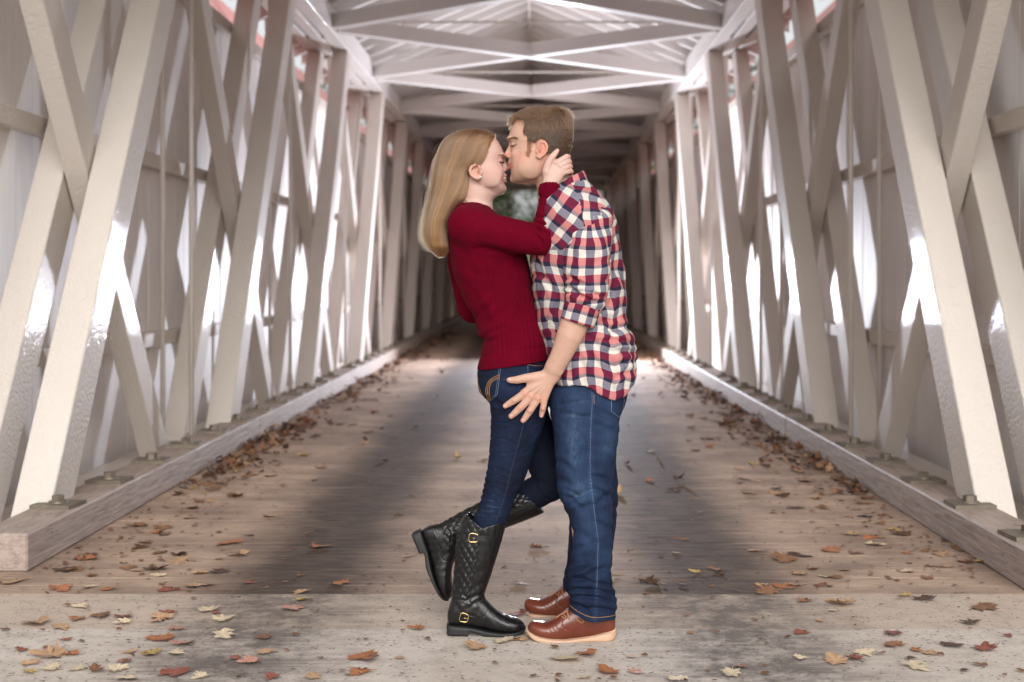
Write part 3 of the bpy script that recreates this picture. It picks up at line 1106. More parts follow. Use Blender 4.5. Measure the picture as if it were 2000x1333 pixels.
# --- head and neck
F = Field((P(855, 0, 4.985)[0], YW - 0.125, P(0, 432, YW)[2]), (P(1003, 0, YW)[0], YW + 0.125, P(0, 246, YW)[2]), 0.0019)
W = YW
px = S0
F.loft(zs([(256, 910, 946, W, 16 * px), (259, 901, 955, W, 23 * px), (266, 890, 963.5, W, 31 * px), (276, 881, 972, W, 37 * px), (290, 875, 980.5, W, 41 * px), (299, 873, 983.5, W, 41.5 * px), (307, 874, 983, W, 41.5 * px),
              (316, 877, 981.5, W, 41 * px), (326, 884, 982, W, 40 * px), (336, 897, 984, W, 38.5 * px), (344, 910, 985.8, W, 36.5 * px), (352, 922, 985.2, W, 34 * px), (360, 935, 985, W, 30 * px), (367, 947, 987, W, 25 * px), (373, 956, 986.5, W, 19 * px), (378, 966, 982.5, W, 12 * px), (380, 972, 980, W, 7 * px)]), 0.0, 'z', 2.55)
F.tube(tp([(974, 367, W, 10), (960, 371, W, 17), (945, 374, W, 24)]), 0.012, 1.1)
F.tube(tp([(926, 345, W, 27), (930, 372, W, 29), (932, 392, W, 29.5), (929, 408, W, 34), (924, 425, W, 46)]), 0.014, 0.95)
el(F, 956, 345, W - 27 * px, 20, 19, 0.011, 0.022)                                 # cheek
el(F, 956, 345, W + 27 * px, 20, 19, 0.011, 0.022)
el(F, 972, 335, W - 19 * px, 10, 10, 0.014, 0.012)                                 # apple of the smiling cheek
el(F, 972, 335, W + 19 * px, 10, 10, 0.014, 0.012)
el(F, 981, 369, W, 8, 7.5, 0.014, 0.008)                                           # chin
el(F, 981.5, 302.5, W - 14 * px, 4.5, 3.5, 0.020, 0.006)                           # brow ridge
el(F, 981.5, 302.5, W + 14 * px, 4.5, 3.5, 0.020, 0.006)
for s in (-1, 1):
    el(F, 985.0, 311.5, W + s * 19 * px, 5.5, 4.5, 0.013, 0.007, 0, 'cut')         # eye socket
    el(F, 975.0, 314.0, W + s * 17.5 * px, 6.6, 5.4, 0.0120, 0.004)                # closed lid over the eyeball
F.tube(tp([(981.2, 305, W, 4.0), (984.0, 317, W, 4.6), (989.2, 328.2, W, 5.1)]), 0.009, 0.95)   # nose
el(F, 990.2, 329.2, W, 4.6, 4.4, 0.0075, 0.003)
for s in (-1, 1):
    el(F, 984.6, 331.6, W + s * 5.6 * px, 5.2, 4.0, 0.0060, 0.006)
    el(F, 988.4, 335.6, W + s * 3.6 * px, 1.9, 1.0, 0.0020, 0.001, 0, 'cut')
F.tube(tp([(986.5, 341, W, 2.6), (985.9, 343.6, W, 3.4)]), 0.004, 2.4)              # upper lip
el(F, 983.5, 349.7, W, 10.5, 3.1, 0.031, 0.0018, 6, 'cut')                    # open smile
for s in (-1, 1):
    F.tube(tp([(987.9, 344.4, W, 2.5), (986.0, 345.3, W + s * 10 * px, 2.2), (978.8, 347.2, W + s * 20 * px, 1.4)]), 0.0022)
    F.tube(tp([(986.8, 355.2, W, 2.8), (984.9, 354.6, W + s * 10 * px, 2.5), (978.8, 349.8, W + s * 20 * px, 1.4)]), 0.0022)
# ear
for s in (-1, 1):
    ye = W + s * 39.5 * px
    el(F, 929.5, 335, ye, 11.5, 15, 0.0065, 0.004, -14)
    el(F, 930.5, 334.5, ye + s * 0.0075, 7.0, 10.5, 0.0060, 0.003, -14, 'cut')
    el(F, 934.5, 338, ye + s * 0.006, 3.4, 4.6, 0.0060, 0.002, -10, 'cut')
    rim = [(937.5, 330, 2.3), (935, 323.5, 2.5), (928.5, 321.6, 2.7), (921, 325.5, 2.9), (917.4, 333, 2.8), (919.5, 341, 2.6), (925, 346.5, 2.8), (932, 349.0, 3.6), (937, 347.4, 3.4)]
    F.tube(tp([(u, v, ye + s * 0.0045, r) for u, v, r in rim]), 0.002)
    F.tube(tp([(926.5, 329, ye + s * 0.002, 1.8), (925.5, 336, ye + s * 0.002, 2.0), (930, 343, ye + s * 0.002, 1.8)]), 0.002)
    el(F, 940.5, 337.5, ye + s * 0.0015, 2.2, 3.6, 0.0035, 0.003)
headV, headQ = F.skin(1)

# --- right arm and hand, laid on the man's neck
def finger(F, pts, k=0.003):
    F.tube(tp(pts), k, 0.92)
F = Field((P(1040, 0, 4.8)[0], 4.78, P(0, 415, 4.8)[2]), (P(1128, 0, 4.95)[0], 4.95, P(0, 286, 4.95)[2]), 0.0017)
H = 4.858
F.tube(tp([(1072, 412, 4.858, 15), (1073, 384, 4.860, 14.0), (1074.5, 362, H, 14.6)]), 0.006, 0.78)
for u, v, r in ((1088, 319, 7.0), (1094, 324.5, 7.0), (1097.5, 331, 6.8), (1098.5, 337.5, 6.2)):
    F.tube(tp([(1074.5, 360, H, 12.5), ((1074.5 + u) / 2 - 1, (360 + v) / 2, H, 10.5), (u, v, H - 0.001, r)]), 0.007, 0.62)
el(F, 1069.5, 336, H + 0.002, 9.5, 16, 0.0125, 0.006, 12)
F.tube(tp([(1067.0, 335, H - 0.001, 8.2), (1071.8, 318, H - 0.003, 7.3), (1079.4, 306, H - 0.004, 6.4), (1084.3, 300, H - 0.002, 5.6), (1088.4, 294.6, H + 0.001, 4.1)]), 0.004, 0.85)
finger(F, [(1088, 319, H - .001, 6.8), (1098.5, 312.3, H + .000, 6.5), (1106.5, 307.0, H + .008, 6.0), (1110.0, 306.8, H + .032, 5.4), (1108, 309, H + .055, 5)])
finger(F, [(1094, 324.5, H - .001, 6.8), (1104, 319.0, H + .002, 6.3), (1110, 315.8, H + .012, 5.8), (1112.5, 316.5, H + .036, 5.3), (1110, 319, H + .06, 5)])
finger(F, [(1097.5, 331, H, 6.5), (1107, 327.0, H + .004, 6.0), (1112.3, 325.0, H + .015, 5.5), (1114.5, 326, H + .038, 5.0), (1112, 329, H + .06, 4.8)])
finger(F, [(1098.5, 337.5, H + .001, 6.0), (1108.5, 335.6, H + .006, 5.4), (1114, 334.6, H + .016, 5.0), (1116.5, 336.0, H + .038, 4.6), (1114, 339, H + .055, 4.4)])
handV, handQ = F.skin(1)

# --- the rest of the body, under the clothes
F = Field((P(840, 0)[0], YW - 0.24, -0.0), (P(1110, 0)[0], YW + 0.24, P(0, 395)[2]), 0.009)
F.loft(zs([(405, 905, 955, W, .06), (440, 892, 975, W, .12), (500, 895, 1012, W, .125), (598, 925, 1040, W, .115), (656, 945, 1058, W, .12), (720, 945, 1064, W, .15), (785, 968, 1060, W, .14)]), 0, 'z')
F.tube(tp([(912, 445, 4.885, 16), (990, 461, 4.835, 18), (1066, 472, 4.825, 19), (1071, 430, 4.845, 16), (1073, 395, 4.858, 13)]), 0.02)
F.tube(tp([(912, 445, 5.085, 18), (918, 600, 5.135, 18), (1010, 610, 5.13, 15), (1056, 606, 5.10, 12)]), 0.02)
F.tube(tp([(1008, 770, 4.89, 38), (999, 930, 4.885, 26), (945, 1030, 4.88, 24), (913, 1165, 4.88, 15), (925, 1205, 4.88, 13), (1000, 1224, 4.88, 6)]), 0.02)
F.tube(tp([(1010, 765, 5.07, 38), (1078, 940, 5.06, 27), (1020, 985, 5.06, 24), (872, 1045, 5.06, 17), (850, 1130, 5.06, 12)]), 0.02)
coreV, coreQ = F.skin(1)

V, Q = join([(headV, headQ), (handV, handQ), (coreV, coreQ)])
u, v = uv_of(V)
near = (V[:, 1] < 5.2)
cols = np.tile(np.array((0.575, 0.390, 0.330)), (len(V), 1))
hd = np.zeros(len(V)); hd[:len(headV)] = 1
cols = paint(cols, 0.55 * blob(u, v, 962, 338, 15, 13) * hd, (0.59, 0.30, 0.255))       # flushed cheek
cols = paint(cols, 0.65 * blob(u, v, 928, 336, 13, 17) * hd * (np.abs(V[:, 1] - W) > 0.055), (0.57, 0.25, 0.195))
cols = paint(cols, 0.6 * blob(u, v, 991, 331, 6, 5) * hd, (0.57, 0.25, 0.205))
lipm = np.maximum(near_line(u, v, [(979.5, 347.4), (985.5, 345.2), (990.5, 344.2)], 1.4), near_line(u, v, [(979.5, 350.2), (984.5, 355.4), (989.5, 356.6)], 1.7))
cols = paint(cols, 0.95 * lipm * hd, (0.58, 0.185, 0.175))
cols = paint(cols, 0.8 * blob(u, v, 934.5, 338, 3.0, 4.0) * hd * (V[:, 1] < W - 0.05), (0.35, 0.10, 0.075))
cols = paint(cols, 0.5 * blob(u, v, 979, 314, 6, 4) * hd, (0.60, 0.30, 0.25))
cols = paint(cols, 0.9 * blob(u, v, 949.3, 360.2, 0.9, 0.9) * hd, (0.25, 0.11, 0.08))    # the mole
hn = np.zeros(len(V)); hn[len(headV):len(headV) + len(handV)] = 1
for cu, cv in ((1108, 306), (1112, 316), (1114, 326), (1116, 335.5)):
    cols = paint(cols, 0.45 * hn * blob(u, v, cu, cv, 5, 4), (0.70, 0.30, 0.24))
cols = paint(cols, 0.8 * hn * blob(u, v, 1088.3, 294.8, 2.3, 3.0, 40), (0.78, 0.42, 0.38))
body_w = link('body', quadmesh('body', V, Q, cols), M_SKIN, woman)
DW = Drape(headV, headQ)
lashes('eyelashes', DW, [(975.2, 315.2), (978, 317.0), (981, 317.4), (983.4, 316.2)], 60, 2.6, M_LASH, body_w, (0.75, 0.75), 0.0006, 0.0004, 0.25, 3)
lashes('eyebrow', DW, [(974.2, 304.0), (977.5, 301.9), (981.0, 301.3), (984, 302.6)], 130, 3.0, M_BROW_W, body_w, (-0.8, 0.35), 0.0006, 0.0004, 0.55, 4)
F = Field(P(970, 360, W - .035), P(996, 342, W + .035), 0.0012)
F = Field((P(970, 0, W)[0], W - .04, P(0, 362, W)[2]), (P(996, 0, W)[0], W + .04, P(0, 342, W)[2]), 0.0011)
el(F, 980.6, 349.6, W, 9.2, 4.2, 0.033, 0.0)
tV, tQ = F.skin(1)
tu, tv = uv_of(tV)
ang = np.arctan2(tV[:, 1] - W, tV[:, 0] - P(966, 0, W)[0])
tV[:, 0] -= 0.0009 * (np.abs(np.sin(ang * 17)) < 0.22)
link('teeth', quadmesh('teeth', tV, tQ), M_TEETH, body_w)
q = DW(938.3, 346.2, 0.001)
bm = bmesh.new(); bmesh.ops.create_uvsphere(bm, u_segments=12, v_segments=8, radius=0.0032, matrix=Matrix.Translation(q))
me = bpy.data.meshes.new('earring'); bm.to_mesh(me); bm.free()
for p in me.polygons: p.use_smooth = True
link('earring', me, M_PEARL, woman)
nl = DW.line([(907, 391.5), (912, 394.2), (918, 398), (924, 402)], 0.001, 1.5)
if len(nl) > 2:
    link('necklace', tube_mesh('necklace', nl, 0.0010, 6), plain('dark_chain', (0.12, 0.09, 0.05), 0.4, 0.9), woman)

# --- burgundy sweater
F = Field((P(862, 0)[0], YW - 0.26, P(0, 732)[2]), (P(1105, 0)[0], YW + 0.24, P(0, 355)[2]), 0.0036)
F.loft(zs([(396.5, 902, 935, W, .050), (400, 895, 946, W, .078), (404, 890, 955, W, .100), (411, 885, 963, W, .125), (421, 881, 974, W, .150), (440, 876, 992, W, .168), (462, 876, 1008, W, .168), (485, 878, 1022, W, .160), (500, 879.5, 1029, W, .154), (527, 884, 1034.5, W, .146),
           (564, 897, 1041, W, .138), (598, 913, 1051, W, .134), (620, 928, 1059, W, .134), (643, 932.5, 1067, W, .138), (656, 935.5, 1071, W, .142), (663, 943, 1072.5, W, .146), (677, 941, 1075, W, .152), (695, 938.5, 1075, W, .162), (708, 935, 1073, W, .168), (722, 931.5, 1068, W, .172), (730, 930.5, 1066, W, .172)]), 0, 'z', 2.3)
# near arm: shoulder, elbow, cuff
F.tube(tp([(907, 441, 4.862, 33), (940, 447, 4.845, 35), (990, 459, 4.828, 34), (1035, 467, 4.822, 31.5), (1061, 469.5, 4.822, 29)]), 0.030, 0.95)
F.tube(tp([(1061, 469.5, 4.822, 29), (1067, 452, 4.830, 27), (1070, 425, 4.842, 24), (1074, 400, 4.853, 21.5), (1075, 379, 4.858, 20.5)]), 0.010, 0.95)
F.tube(tp([(1074.5, 384, 4.858, 22.3), (1073.2, 372.5, 4.858, 22.3)]), 0.004, 0.95)
F.tube(tp([(1072.5, 374, 4.858, 14), (1071.5, 340, 4.858, 15)]), 0.0025, 0.9, 'cut')
# far arm bent back behind her
F.tube(tp([(905, 440, 5.10, 32), (904, 520, 5.14, 29), (917, 596, 5.145, 25), (922, 604, 5.145, 25)]), 0.03, 0.95)
F.tube(tp([(922, 604, 5.145, 25), (1000, 612, 5.14, 22), (1054, 606, 5.11, 18)]), 0.02, 0.95)
# neck opening
F.tube(tp([(931, 408, W, 27), (933, 385, W, 30)]), 0.004, 0.95, 'cut')
za, zb_ = P(931, 722.5, W), P(1067, 703, W)
sl_ = (zb_[2] - za[2]) / (zb_[0] - za[0])
F.cut(lambda X, Y, Z: (za[2] + sl_ * (X - za[0])) - Z, 0.006)
V, Q = F.skin(1)
N = normals(V, Q)
u, v = uv_of(V)
V = folds(V, N, [
    (1040, 440, 1062, 462, 4.0, .011), (1047, 436, 1078, 452, 3.6, .010), (1040, 448, 1060, 480, 5, .008), (1050, 424, 1088, 438, 4, .006), (1043, 444, 1074, 462, 3.2, .007),
    (1056, 402, 1094, 410, 4, .0025), (1024, 446, 1050, 470, 7, .004), (930, 486, 985, 494, 7, .007), (955, 492, 1010, 500, 5, .004),
    (884, 470, 915, 500, 9, .004), (897, 500, 930, 545, 12, .004), (912, 560, 945, 610, 10, .004), (933, 622, 968, 588, 8, .006), (944, 661, 985, 640, 6, .007),
    (938, 650, 975, 612, 8, .004), (945, 672, 1000, 655, 8, .003), (950, 690, 1010, 676, 9, .003), (940, 640, 955, 600, 6, .004),
    (920, 420, 960, 432, 12, .003), (890, 430, 905, 470, 10, .003), (975, 430, 1020, 446, 10, .0025), (1000, 540, 1035, 575, 12, .003), (1010, 620, 1060, 650, 12, .003), (915, 585, 960, 640, 9, .004), (950, 640, 1000, 600, 10, .003), (1040, 560, 1056, 620, 8, .003), (880, 440, 900, 490, 9, .004)], 1.15)
# wide ribs down the side, narrow ribs at the hem and cuff
torso = (V[:, 2] < P(0, 478)[2]) & (u < 1080)
c_rib = np.interp(v, [490, 560, 620, 720], [960, 985, 1003, 1012])
half = np.interp(v, [490, 560, 620, 720], [24, 34, 38, 46])
inr = np.clip((half - np.abs(u - c_rib)) / 4, 0, 1) * np.clip((v - 500) / 40, 0, 1) * np.clip((700 - v) / 4, 0, 1)
ph = (u - c_rib) / np.interp(v, [490, 720], [7.5, 10.5])
V = V - N * (0.0042 * inr * np.exp(-((ph - np.round(ph)) / 0.17)**2) * torso)[:, None]
hem_v = 722.5 - (u - 931) * 0.1434
inh = np.clip((v - (hem_v - 26)) / 2, 0, 1) * torso
th = np.arctan2((V[:, 1] - W) / .165, (V[:, 0] - P(1000, 0, W)[0]) / .12)
rr = th * 0.145 / 0.0088
V = V - N * (0.0022 * inh * (0.5 + 0.5 * np.cos(2 * np.pi * rr)))[:, None]
V = V - N * (0.0020 * np.exp(-((v - (hem_v - 26)) / 2.0)**2) * torso)[:, None]
cuff = (v < 388) & (u > 1045)
V = V + N * (0.0010 * np.cos(u * 2.1 + (v - 370) * .3) * cuff)[:, None]
V = V - N * (0.0035 * np.exp(-((v - (389 + (u - 1072) * 0.25)) / 2.2)**2) * (u > 1045) * (v < 410))[:, None]
V = V + N * (0.0010 * waves(V, 16, 5))[:, None]
V = V + N * (0.0005 * waves(V, 70, 6))[:, None]
link('sweater', quadmesh('sweater', V, Q), M_KNIT, woman)
swV, swQ = V, Q

# --- jeans
F = Field((P(905, 0)[0], YW - 0.24, P(0, 1062)[2]), (P(1125, 0, 5.1)[0], YW + 0.24, P(0, 690)[2]), 0.0036)
F.loft(zs([(692, 944, 1068, W, .145), (708, 938, 1072, W, .157), (728, 932.5, 1076, W, .168), (748, 933, 1080, W, .175), (769, 939.5, 1080, W, .172), (783, 953, 1076, W, .155), (792, 966, 1066, W, .13)]), 0, 'z', 2.3)
n_ = 4.893
F.loft(zs([(745, 938, 1078, n_, .078), (769, 941, 1078, n_, .083), (786, 955.5, 1075, n_, .083), (802, 958.5, 1068, n_, .081), (827, 958.5, 1062.5, n_, .079), (853, 957.5, 1055, n_, .076), (880, 955.5, 1045, n_, .072), (910, 952, 1034, n_, .068),
             (945, 946, 1021, 4.888, .063), (968, 940.5, 1009, 4.886, .060), (993, 933.5, 999.5, 4.884, .056), (1015, 924.5, 991, 4.882, .053), (1038, 916, 981, 4.88, .050), (1055, 911, 975, 4.88, .048)]), 0.016, 'z', 2.1)
F.tube(tp([(1012, 762, 5.07, 44), (1050, 860, 5.065, 37), (1071, 925, 5.06, 34), (1076, 946, 5.06, 33)]), 0.02)
F.tube(tp([(1076, 946, 5.06, 32), (1055, 958, 5.06, 31), (1025, 972, 5.06, 30), (1000, 985, 5.06, 28)]), 0.008)
V, Q = F.skin(1)
N = normals(V, Q)
fl_ = []
for i, (a, b) in enumerate(((829, 834), (857, 868), (888, 893), (916, 924), (929, 938), (942, 950), (953, 962), (965, 974), (977, 985), (988, 996), (999, 1005), (1009, 1014))):
    lx = np.interp(a, [800, 900, 1000], [958, 952, 930])
    rx = np.interp(b, [830, 880, 950, 1000], [1018, 1006, 990, 975])
    fl_.append((lx - 2, a, rx, b, 3.4 if i > 2 else 3.0, (.0030 if i > 2 else .0024)))
fl_ += [(958, 788, 1000, 800, 4, .004), (962, 800, 1010, 806, 3, .0025), (940, 775, 975, 790, 6, .004), (1020, 848, 1050, 835, 6, .002), (1000, 890, 1030, 880, 6, .002),
        (985, 745, 1030, 752, 8, .002), (1000, 960, 1012, 945, 4, .002), (990, 990, 1003, 975, 4, .002)]
V = folds(V, N, fl_, 1.5, 5.0)
V = folds(V, N, [(1042, 950, 1062, 975, 4, .003), (1048, 935, 1080, 960, 5, .003), (1036, 930, 1050, 950, 4, .003)])
V = V + N * (0.0010 * waves(V, 22, 8))[:, None]
u, v = uv_of(V)
wear_and_shade = 0.16 + 0.10 * waves(V, 9, 9)
wear_and_shade += 0.16 * np.exp(-((u - np.interp(v, [760, 1000], [1020, 960])) / 22)**2) * (V[:, 1] < 4.95)
wear_and_shade += 0.22 * blob(u, v, 990, 745, 45, 22) * (V[:, 1] < 4.95)
for f_ in fl_:
    wear_and_shade += (V[:, 1] < 4.95) * 0.20 * near_line(u, v, [(f_[0], f_[1] - 3.5), (f_[2], f_[3] - 3.5)], 2.2) * np.clip(0.6 + waves(V, 30, 19), 0, 1.2)  # painted highlight above each fold, on top of real fading at the crest
    wear_and_shade -= (V[:, 1] < 4.95) * 0.22 * near_line(u, v, [(f_[0], f_[1]), (f_[2], f_[3])], 1.6)  # crease shade painted into the denim colour along each fold
wear_and_shade = np.where(V[:, 1] > 4.97, 0.05, wear_and_shade)  # far half set to one even, darker tone
jeans_w = link('jeans', quadmesh('jeans', V, Q, None, {'wear_and_shade': wear_and_shade}), M_DENIM_W, woman)
DJ = Drape(V, Q)
def stitch(name, pts, D, mat, parent, r=0.0009, off=0.0006, dash=None):
    ln = D.line(pts, off, 1.5)
    if len(ln) < 3:
        return
    link(name, tube_mesh(name, ln, r, 5), mat, parent)
stitch('side_seam', [(1028, 805), (1022, 830), (1016, 855), (1009, 879), (1000, 912), (991, 950), (981, 985), (970, 1018)], DJ, plain('seam_thread', (0.022, 0.034, 0.075), 0.8), jeans_w, 0.0012, 0.0002)
pk = [(978.5, 716), (976, 735), (973.5, 755), (971, 771), (964, 778), (956.5, 785)]
stitch('pocket_edge', pk, DJ, M_STITCH_L, jeans_w, 0.0008)
stitch('pocket_edge', [(a - 3.2, b) for a, b in pk[:4]] + [(962, 775), (955, 781)], DJ, M_STITCH_L, jeans_w, 0.0006)
stitch('pocket_edge', [(932.5, 735), (934.5, 752), (940, 768), (948, 779), (956, 786)], DJ, M_STITCH, jeans_w, 0.0008)
for o in (0, 3.2, 6.4):
    stitch('pocket_stitching', [(976 - o * .1, 732.5 + o * 1.1), (968, 735.5 + o), (960 + o * .45, 740 + o * .8), (953.5 + o * .75, 747 + o * .5), (949.5 + o, 757 + o * .2), (949 + o, 767), (951.5 + o * .85, 777 - o * .3), (954.5 + o * .6, 785 - o * .6)], DJ, M_STITCH, jeans_w, 0.00105, 0.0008)
stitch('pocket_edge', [(1031, 707), (1032, 713), (1046, 715), (1060, 715)], DJ, M_STITCH, jeans_w, 0.0007)
stitch('side_seam', [(1030.5, 706), (1031, 722), (1031, 728)], DJ, M_STITCH_L, jeans_w, 0.0007)

# --- boots: the standing one on the ground
B = 4.882
def foot_field(F):
    F.loft(xs_([(874.5, 1196, 1212, B, .020), (878, 1184, 1219, B, .030), (886, 1168, 1222, B, .036), (900, 1150, 1224, B, .039), (920, 1150, 1226, B, .040), (940, 1163, 1229, B, .040), (950, 1172, 1230, B, .041), (963, 1186, 1233, B, .043), (980, 1197.5, 1235, B, .045), (996, 1204.5, 1236, B, .045), (1009, 1208, 1235, B, .041), (1017, 1212, 1233, B, .033), (1022.5, 1217, 1231, B, .022), (1025, 1222, 1228, B, .010)]), 0.010, 'x', 2.4)
F = Field((P(858, 0)[0], B - .085, P(0, 1250)[2]), (P(1035, 0)[0], B + .085, P(0, 992)[2]), 0.0026)
F.loft(zs([(990, 918, 994, B, .062), (1005, 908, 992, B, .062), (1021, 901.5, 989, B, .061), (1040, 895.5, 984.5, B, .060), (1061, 890.5, 978.5, B, .059), (1100, 888, 966.5, B, .054), (1135, 885.5, 955, B, .048), (1151, 884, 949.5, B, .045), (1163, 882.5, 946, B, .043), (1178, 881, 946, B, .042), (1192, 878, 950, B, .041)]), 0, 'z', 2.15)
foot_field(F)
def rim_z(X):
    uu = VPX + FPX * X / B
    return EYE - (np.interp(uu, [900, 911, 914, 926, 944, 956, 970, 990, 1000], [1010, 1004, 1003, 1014, 1026, 1022.5, 1019, 1016.5, 1016]) - VPY) * B / FPX
F.cut(lambda X, Y, Z: Z - rim_z(X), 0.002)
F.loft(zs([(985, 921, 990, B, .056), (1005, 912.5, 987, B, .056), (1040, 902, 979, B, .053)]), 0.0015, 'z', 2.1, 'cut')
V, Q = F.skin(1)
N = normals(V, Q)
u, v = uv_of(V)
edge = np.interp(v, [1020, 1060, 1100, 1150, 1175], [945, 938, 931, 921, 915])
quilt = np.clip((edge - u) / 2.5, 0, 1) * np.clip((v - 1006) / 4, 0, 1) * np.clip((1172 + (u - 900) * .15 - v) / 4, 0, 1) * (V[:, 1] < B + 0.02)
a1 = (u + (v - 1000) * 0.13) / 13.2 + (v - 1000) / 19.5
a2 = (u + (v - 1000) * 0.13) / 13.2 - (v - 1000) / 19.5
g1 = np.abs(a1 - np.round(a1)); g2 = np.abs(a2 - np.round(a2))
puff = np.sqrt(np.clip(np.minimum(g1, g2) * 2, 0, 1))
V = V + N * (quilt * (0.0040 * puff - 0.0012))[:, None]
V = V - N * (0.0016 * np.exp(-((u - edge - 1) / 1.4)**2) * (v > 1024) * (v < 1178))[:, None]
V = folds(V, N, [(884, 1160, 922, 1172, 3.5, .0030), (890, 1170, 926, 1180, 3.0, .0022), (905, 1178, 945, 1160, 4, .004), (915, 1188, 952, 1170, 5, .003), (968, 1188, 984, 1200, 3, .002), (930, 1120, 955, 1110, 6, .002), (925, 1150, 948, 1138, 5, .003)], 1.0)
u, v = uv_of(V)
for pts in ([(880, 1196), (900, 1197), (916, 1200), (935, 1207), (946, 1204), (954, 1192)],):
    for (u0, v0), (u1, v1) in zip(pts[:-1], pts[1:]):
        L = (u1 - u0)**2 + (v1 - v0)**2
        t_ = np.clip(((u - u0) * (u1 - u0) + (v - v0) * (v1 - v0)) / L, 0, 1)
        d_ = np.hypot(u - u0 - t_ * (u1 - u0), v - v0 - t_ * (v1 - v0))
        V = V - N * (0.0009 * np.exp(-(d_ / 1.1)**2))[:, None]
V = V + N * (0.0006 * waves(V, 40, 12))[:, None]
bootV, bootQ = V, Q
boot = link('boot', quadmesh('boot', V, Q), M_BOOT, woman)
DB = Drape(V, Q)
def sole_mesh():
    F = Field((P(862, 0)[0], B - .08, P(0, 1250)[2]), (P(1035, 0)[0], B + .08, P(0, 1205)[2]), 0.0019)
    F.loft(xs_([(873, 1218, 1236, B, .024), (875, 1217, 1239, B, .032), (884, 1218, 1239.5, B, .038), (905, 1219.5, 1239.5, B, .040), (915.5, 1220.5, 1239, B, .040), (917, 1221, 1231.5, B, .040), (930, 1223.5, 1233.5, B, .041), (945, 1226.5, 1238.5, B, .043), (957, 1229, 1239.5, B, .045), (980, 1231.5, 1239.5, B, .048), (1003, 1231, 1238, B, .046), (1016, 1228.5, 1235.5, B, .037), (1023.5, 1225.5, 1232, B, .025), (1027, 1223.5, 1228, B, .012)]), 0, 'x', 5.0)
    V, Q = F.skin(1)
    return V, Q
sV, sQ = sole_mesh()
link('sole', quadmesh('sole', sV, sQ), M_SOLE_B, boot)
def buckle(name, D, cu, cv, w, h, rot, parent, off=0.004):
    """open D-shaped buckle with a prong"""
    a = R(rot)
    def at(x, y, o=off):
        q = D(cu, cv, o)
        return q + Vector(((x * math.cos(a) - y * math.sin(a)) * S0, (0.05 * x * S0), -(x * math.sin(a) + y * math.cos(a)) * S0))
    n = []
    for k in range(28):
        t_ = 2 * math.pi * k / 28
        x = w / 2 * np.sign(math.cos(t_)) * abs(math.cos(t_))**0.55
        y = h / 2 * np.sign(math.sin(t_)) * abs(math.sin(t_))**0.55
        n.append(at(x, y * (1.0 if x < 0 else 0.92)))
    b = link(name, tube_mesh(name, n, 0.0017, 8, True), M_GOLD, parent)
    link('prong', tube_mesh('prong', [at(w * .5, 0), at(w * .1, 0.5), at(-w * .05, 0.5)], 0.0013, 6), M_GOLD, b)
st = link('strap', DB.band('strap', [(911, 1046), (926, 1050.5), (946, 1053), (966, 1054.5)], 11, 0.0022), M_BOOT, boot)
buckle('buckle', DB, 926, 1051, 17, 17, 6, boot)
link('strap', DB.band('strap', [(884, 1197), (897, 1204), (915, 1209), (933, 1213), (946, 1210)], 12, 0.0022), M_BOOT, boot)
buckle('buckle', DB, 906.5, 1206, 16, 17, 14, boot)
# the lifted boot: its foot is the standing foot turned toe-down, its shaft runs to the bent knee
FB = 5.065
keep = bootV[:, 2] < P(0, 1166, B)[2]
fV, fQ = pick(bootV, bootQ, keep)
def lift(V):
    piv = P(908, 1176, B)
    d = V - piv
    a = R(66)
    x = d[:, 0] * math.cos(a) + d[:, 2] * math.sin(a)
    z = -d[:, 0] * math.sin(a) + d[:, 2] * math.cos(a)
    to = P(873, 1048, FB)
    return np.stack([to[0] + x, FB + d[:, 1], to[2] + z], 1)
F = Field((P(830, 0)[0], FB - .09, P(0, 1110)[2]), (P(1085, 0, 5.1)[0], FB + .09, P(0, 935)[2]), 0.0028)
F.tube(tp([(866, 1048, FB, 25), (880, 1042, FB, 26.5), (920, 1024, FB, 30), (975, 1000, FB, 34), (1024, 978.5, FB, 36.5), (1046, 969, FB, 37)]), 0, 0.9)
ca, sa = P(1029, 961, FB), P(1058, 994, FB)
nx, nz = -(sa[2] - ca[2]), (sa[0] - ca[0])
F.cut(lambda X, Y, Z: (X - ca[0]) * nx + (Z - ca[2]) * nz, 0.003)
V2, Q2 = F.skin(1)
N2 = normals(V2, Q2)
u, v = uv_of(V2)
s1 = (u - 873) * 0.917 - (v - 1048) * 0.40
s2 = (u - 873) * 0.40 + (v - 1048) * 0.917
q2 = np.clip((2 - s2 + 3) / 3, 0, 1) * (V2[:, 1] < FB + 0.03)
a1 = s2 / 13.2 + s1 / 19.5; a2 = s2 / 13.2 - s1 / 19.5
puff = np.sqrt(np.clip(np.minimum(np.abs(a1 - np.round(a1)), np.abs(a2 - np.round(a2))) * 2, 0, 1))
V2 = V2 + N2 * (q2 * (0.0040 * puff - 0.001))[:, None]
V2 = folds(V2, N2, [(872, 1030, 884, 1062, 3, .003), (880, 1028, 892, 1056, 3, .003)])
jV, jQ = join([(lift(fV), fQ), (V2, Q2)])
boot2 = link('boot', quadmesh('boot', jV, jQ), M_BOOT, woman)
link('sole', quadmesh('sole', lift(sV), sQ), M_SOLE_B, boot2)
DB2 = Drape(jV, jQ)
link('strap', DB2.band('strap', [(856, 1016), (859, 1030), (862, 1046), (861, 1064)], 9, 0.0022), M_BOOT, boot2)
link('strap', DB2.band('strap', [(842, 1083), (860, 1075), (880, 1062), (893, 1052)], 5, 0.0018), M_BOOT, boot2)
link('zip', DB2.band('zip', [(985, 1017), (1010, 1003), (1030, 992), (1052, 982)], 3, 0.0018), M_BLACKMETAL, boot2)

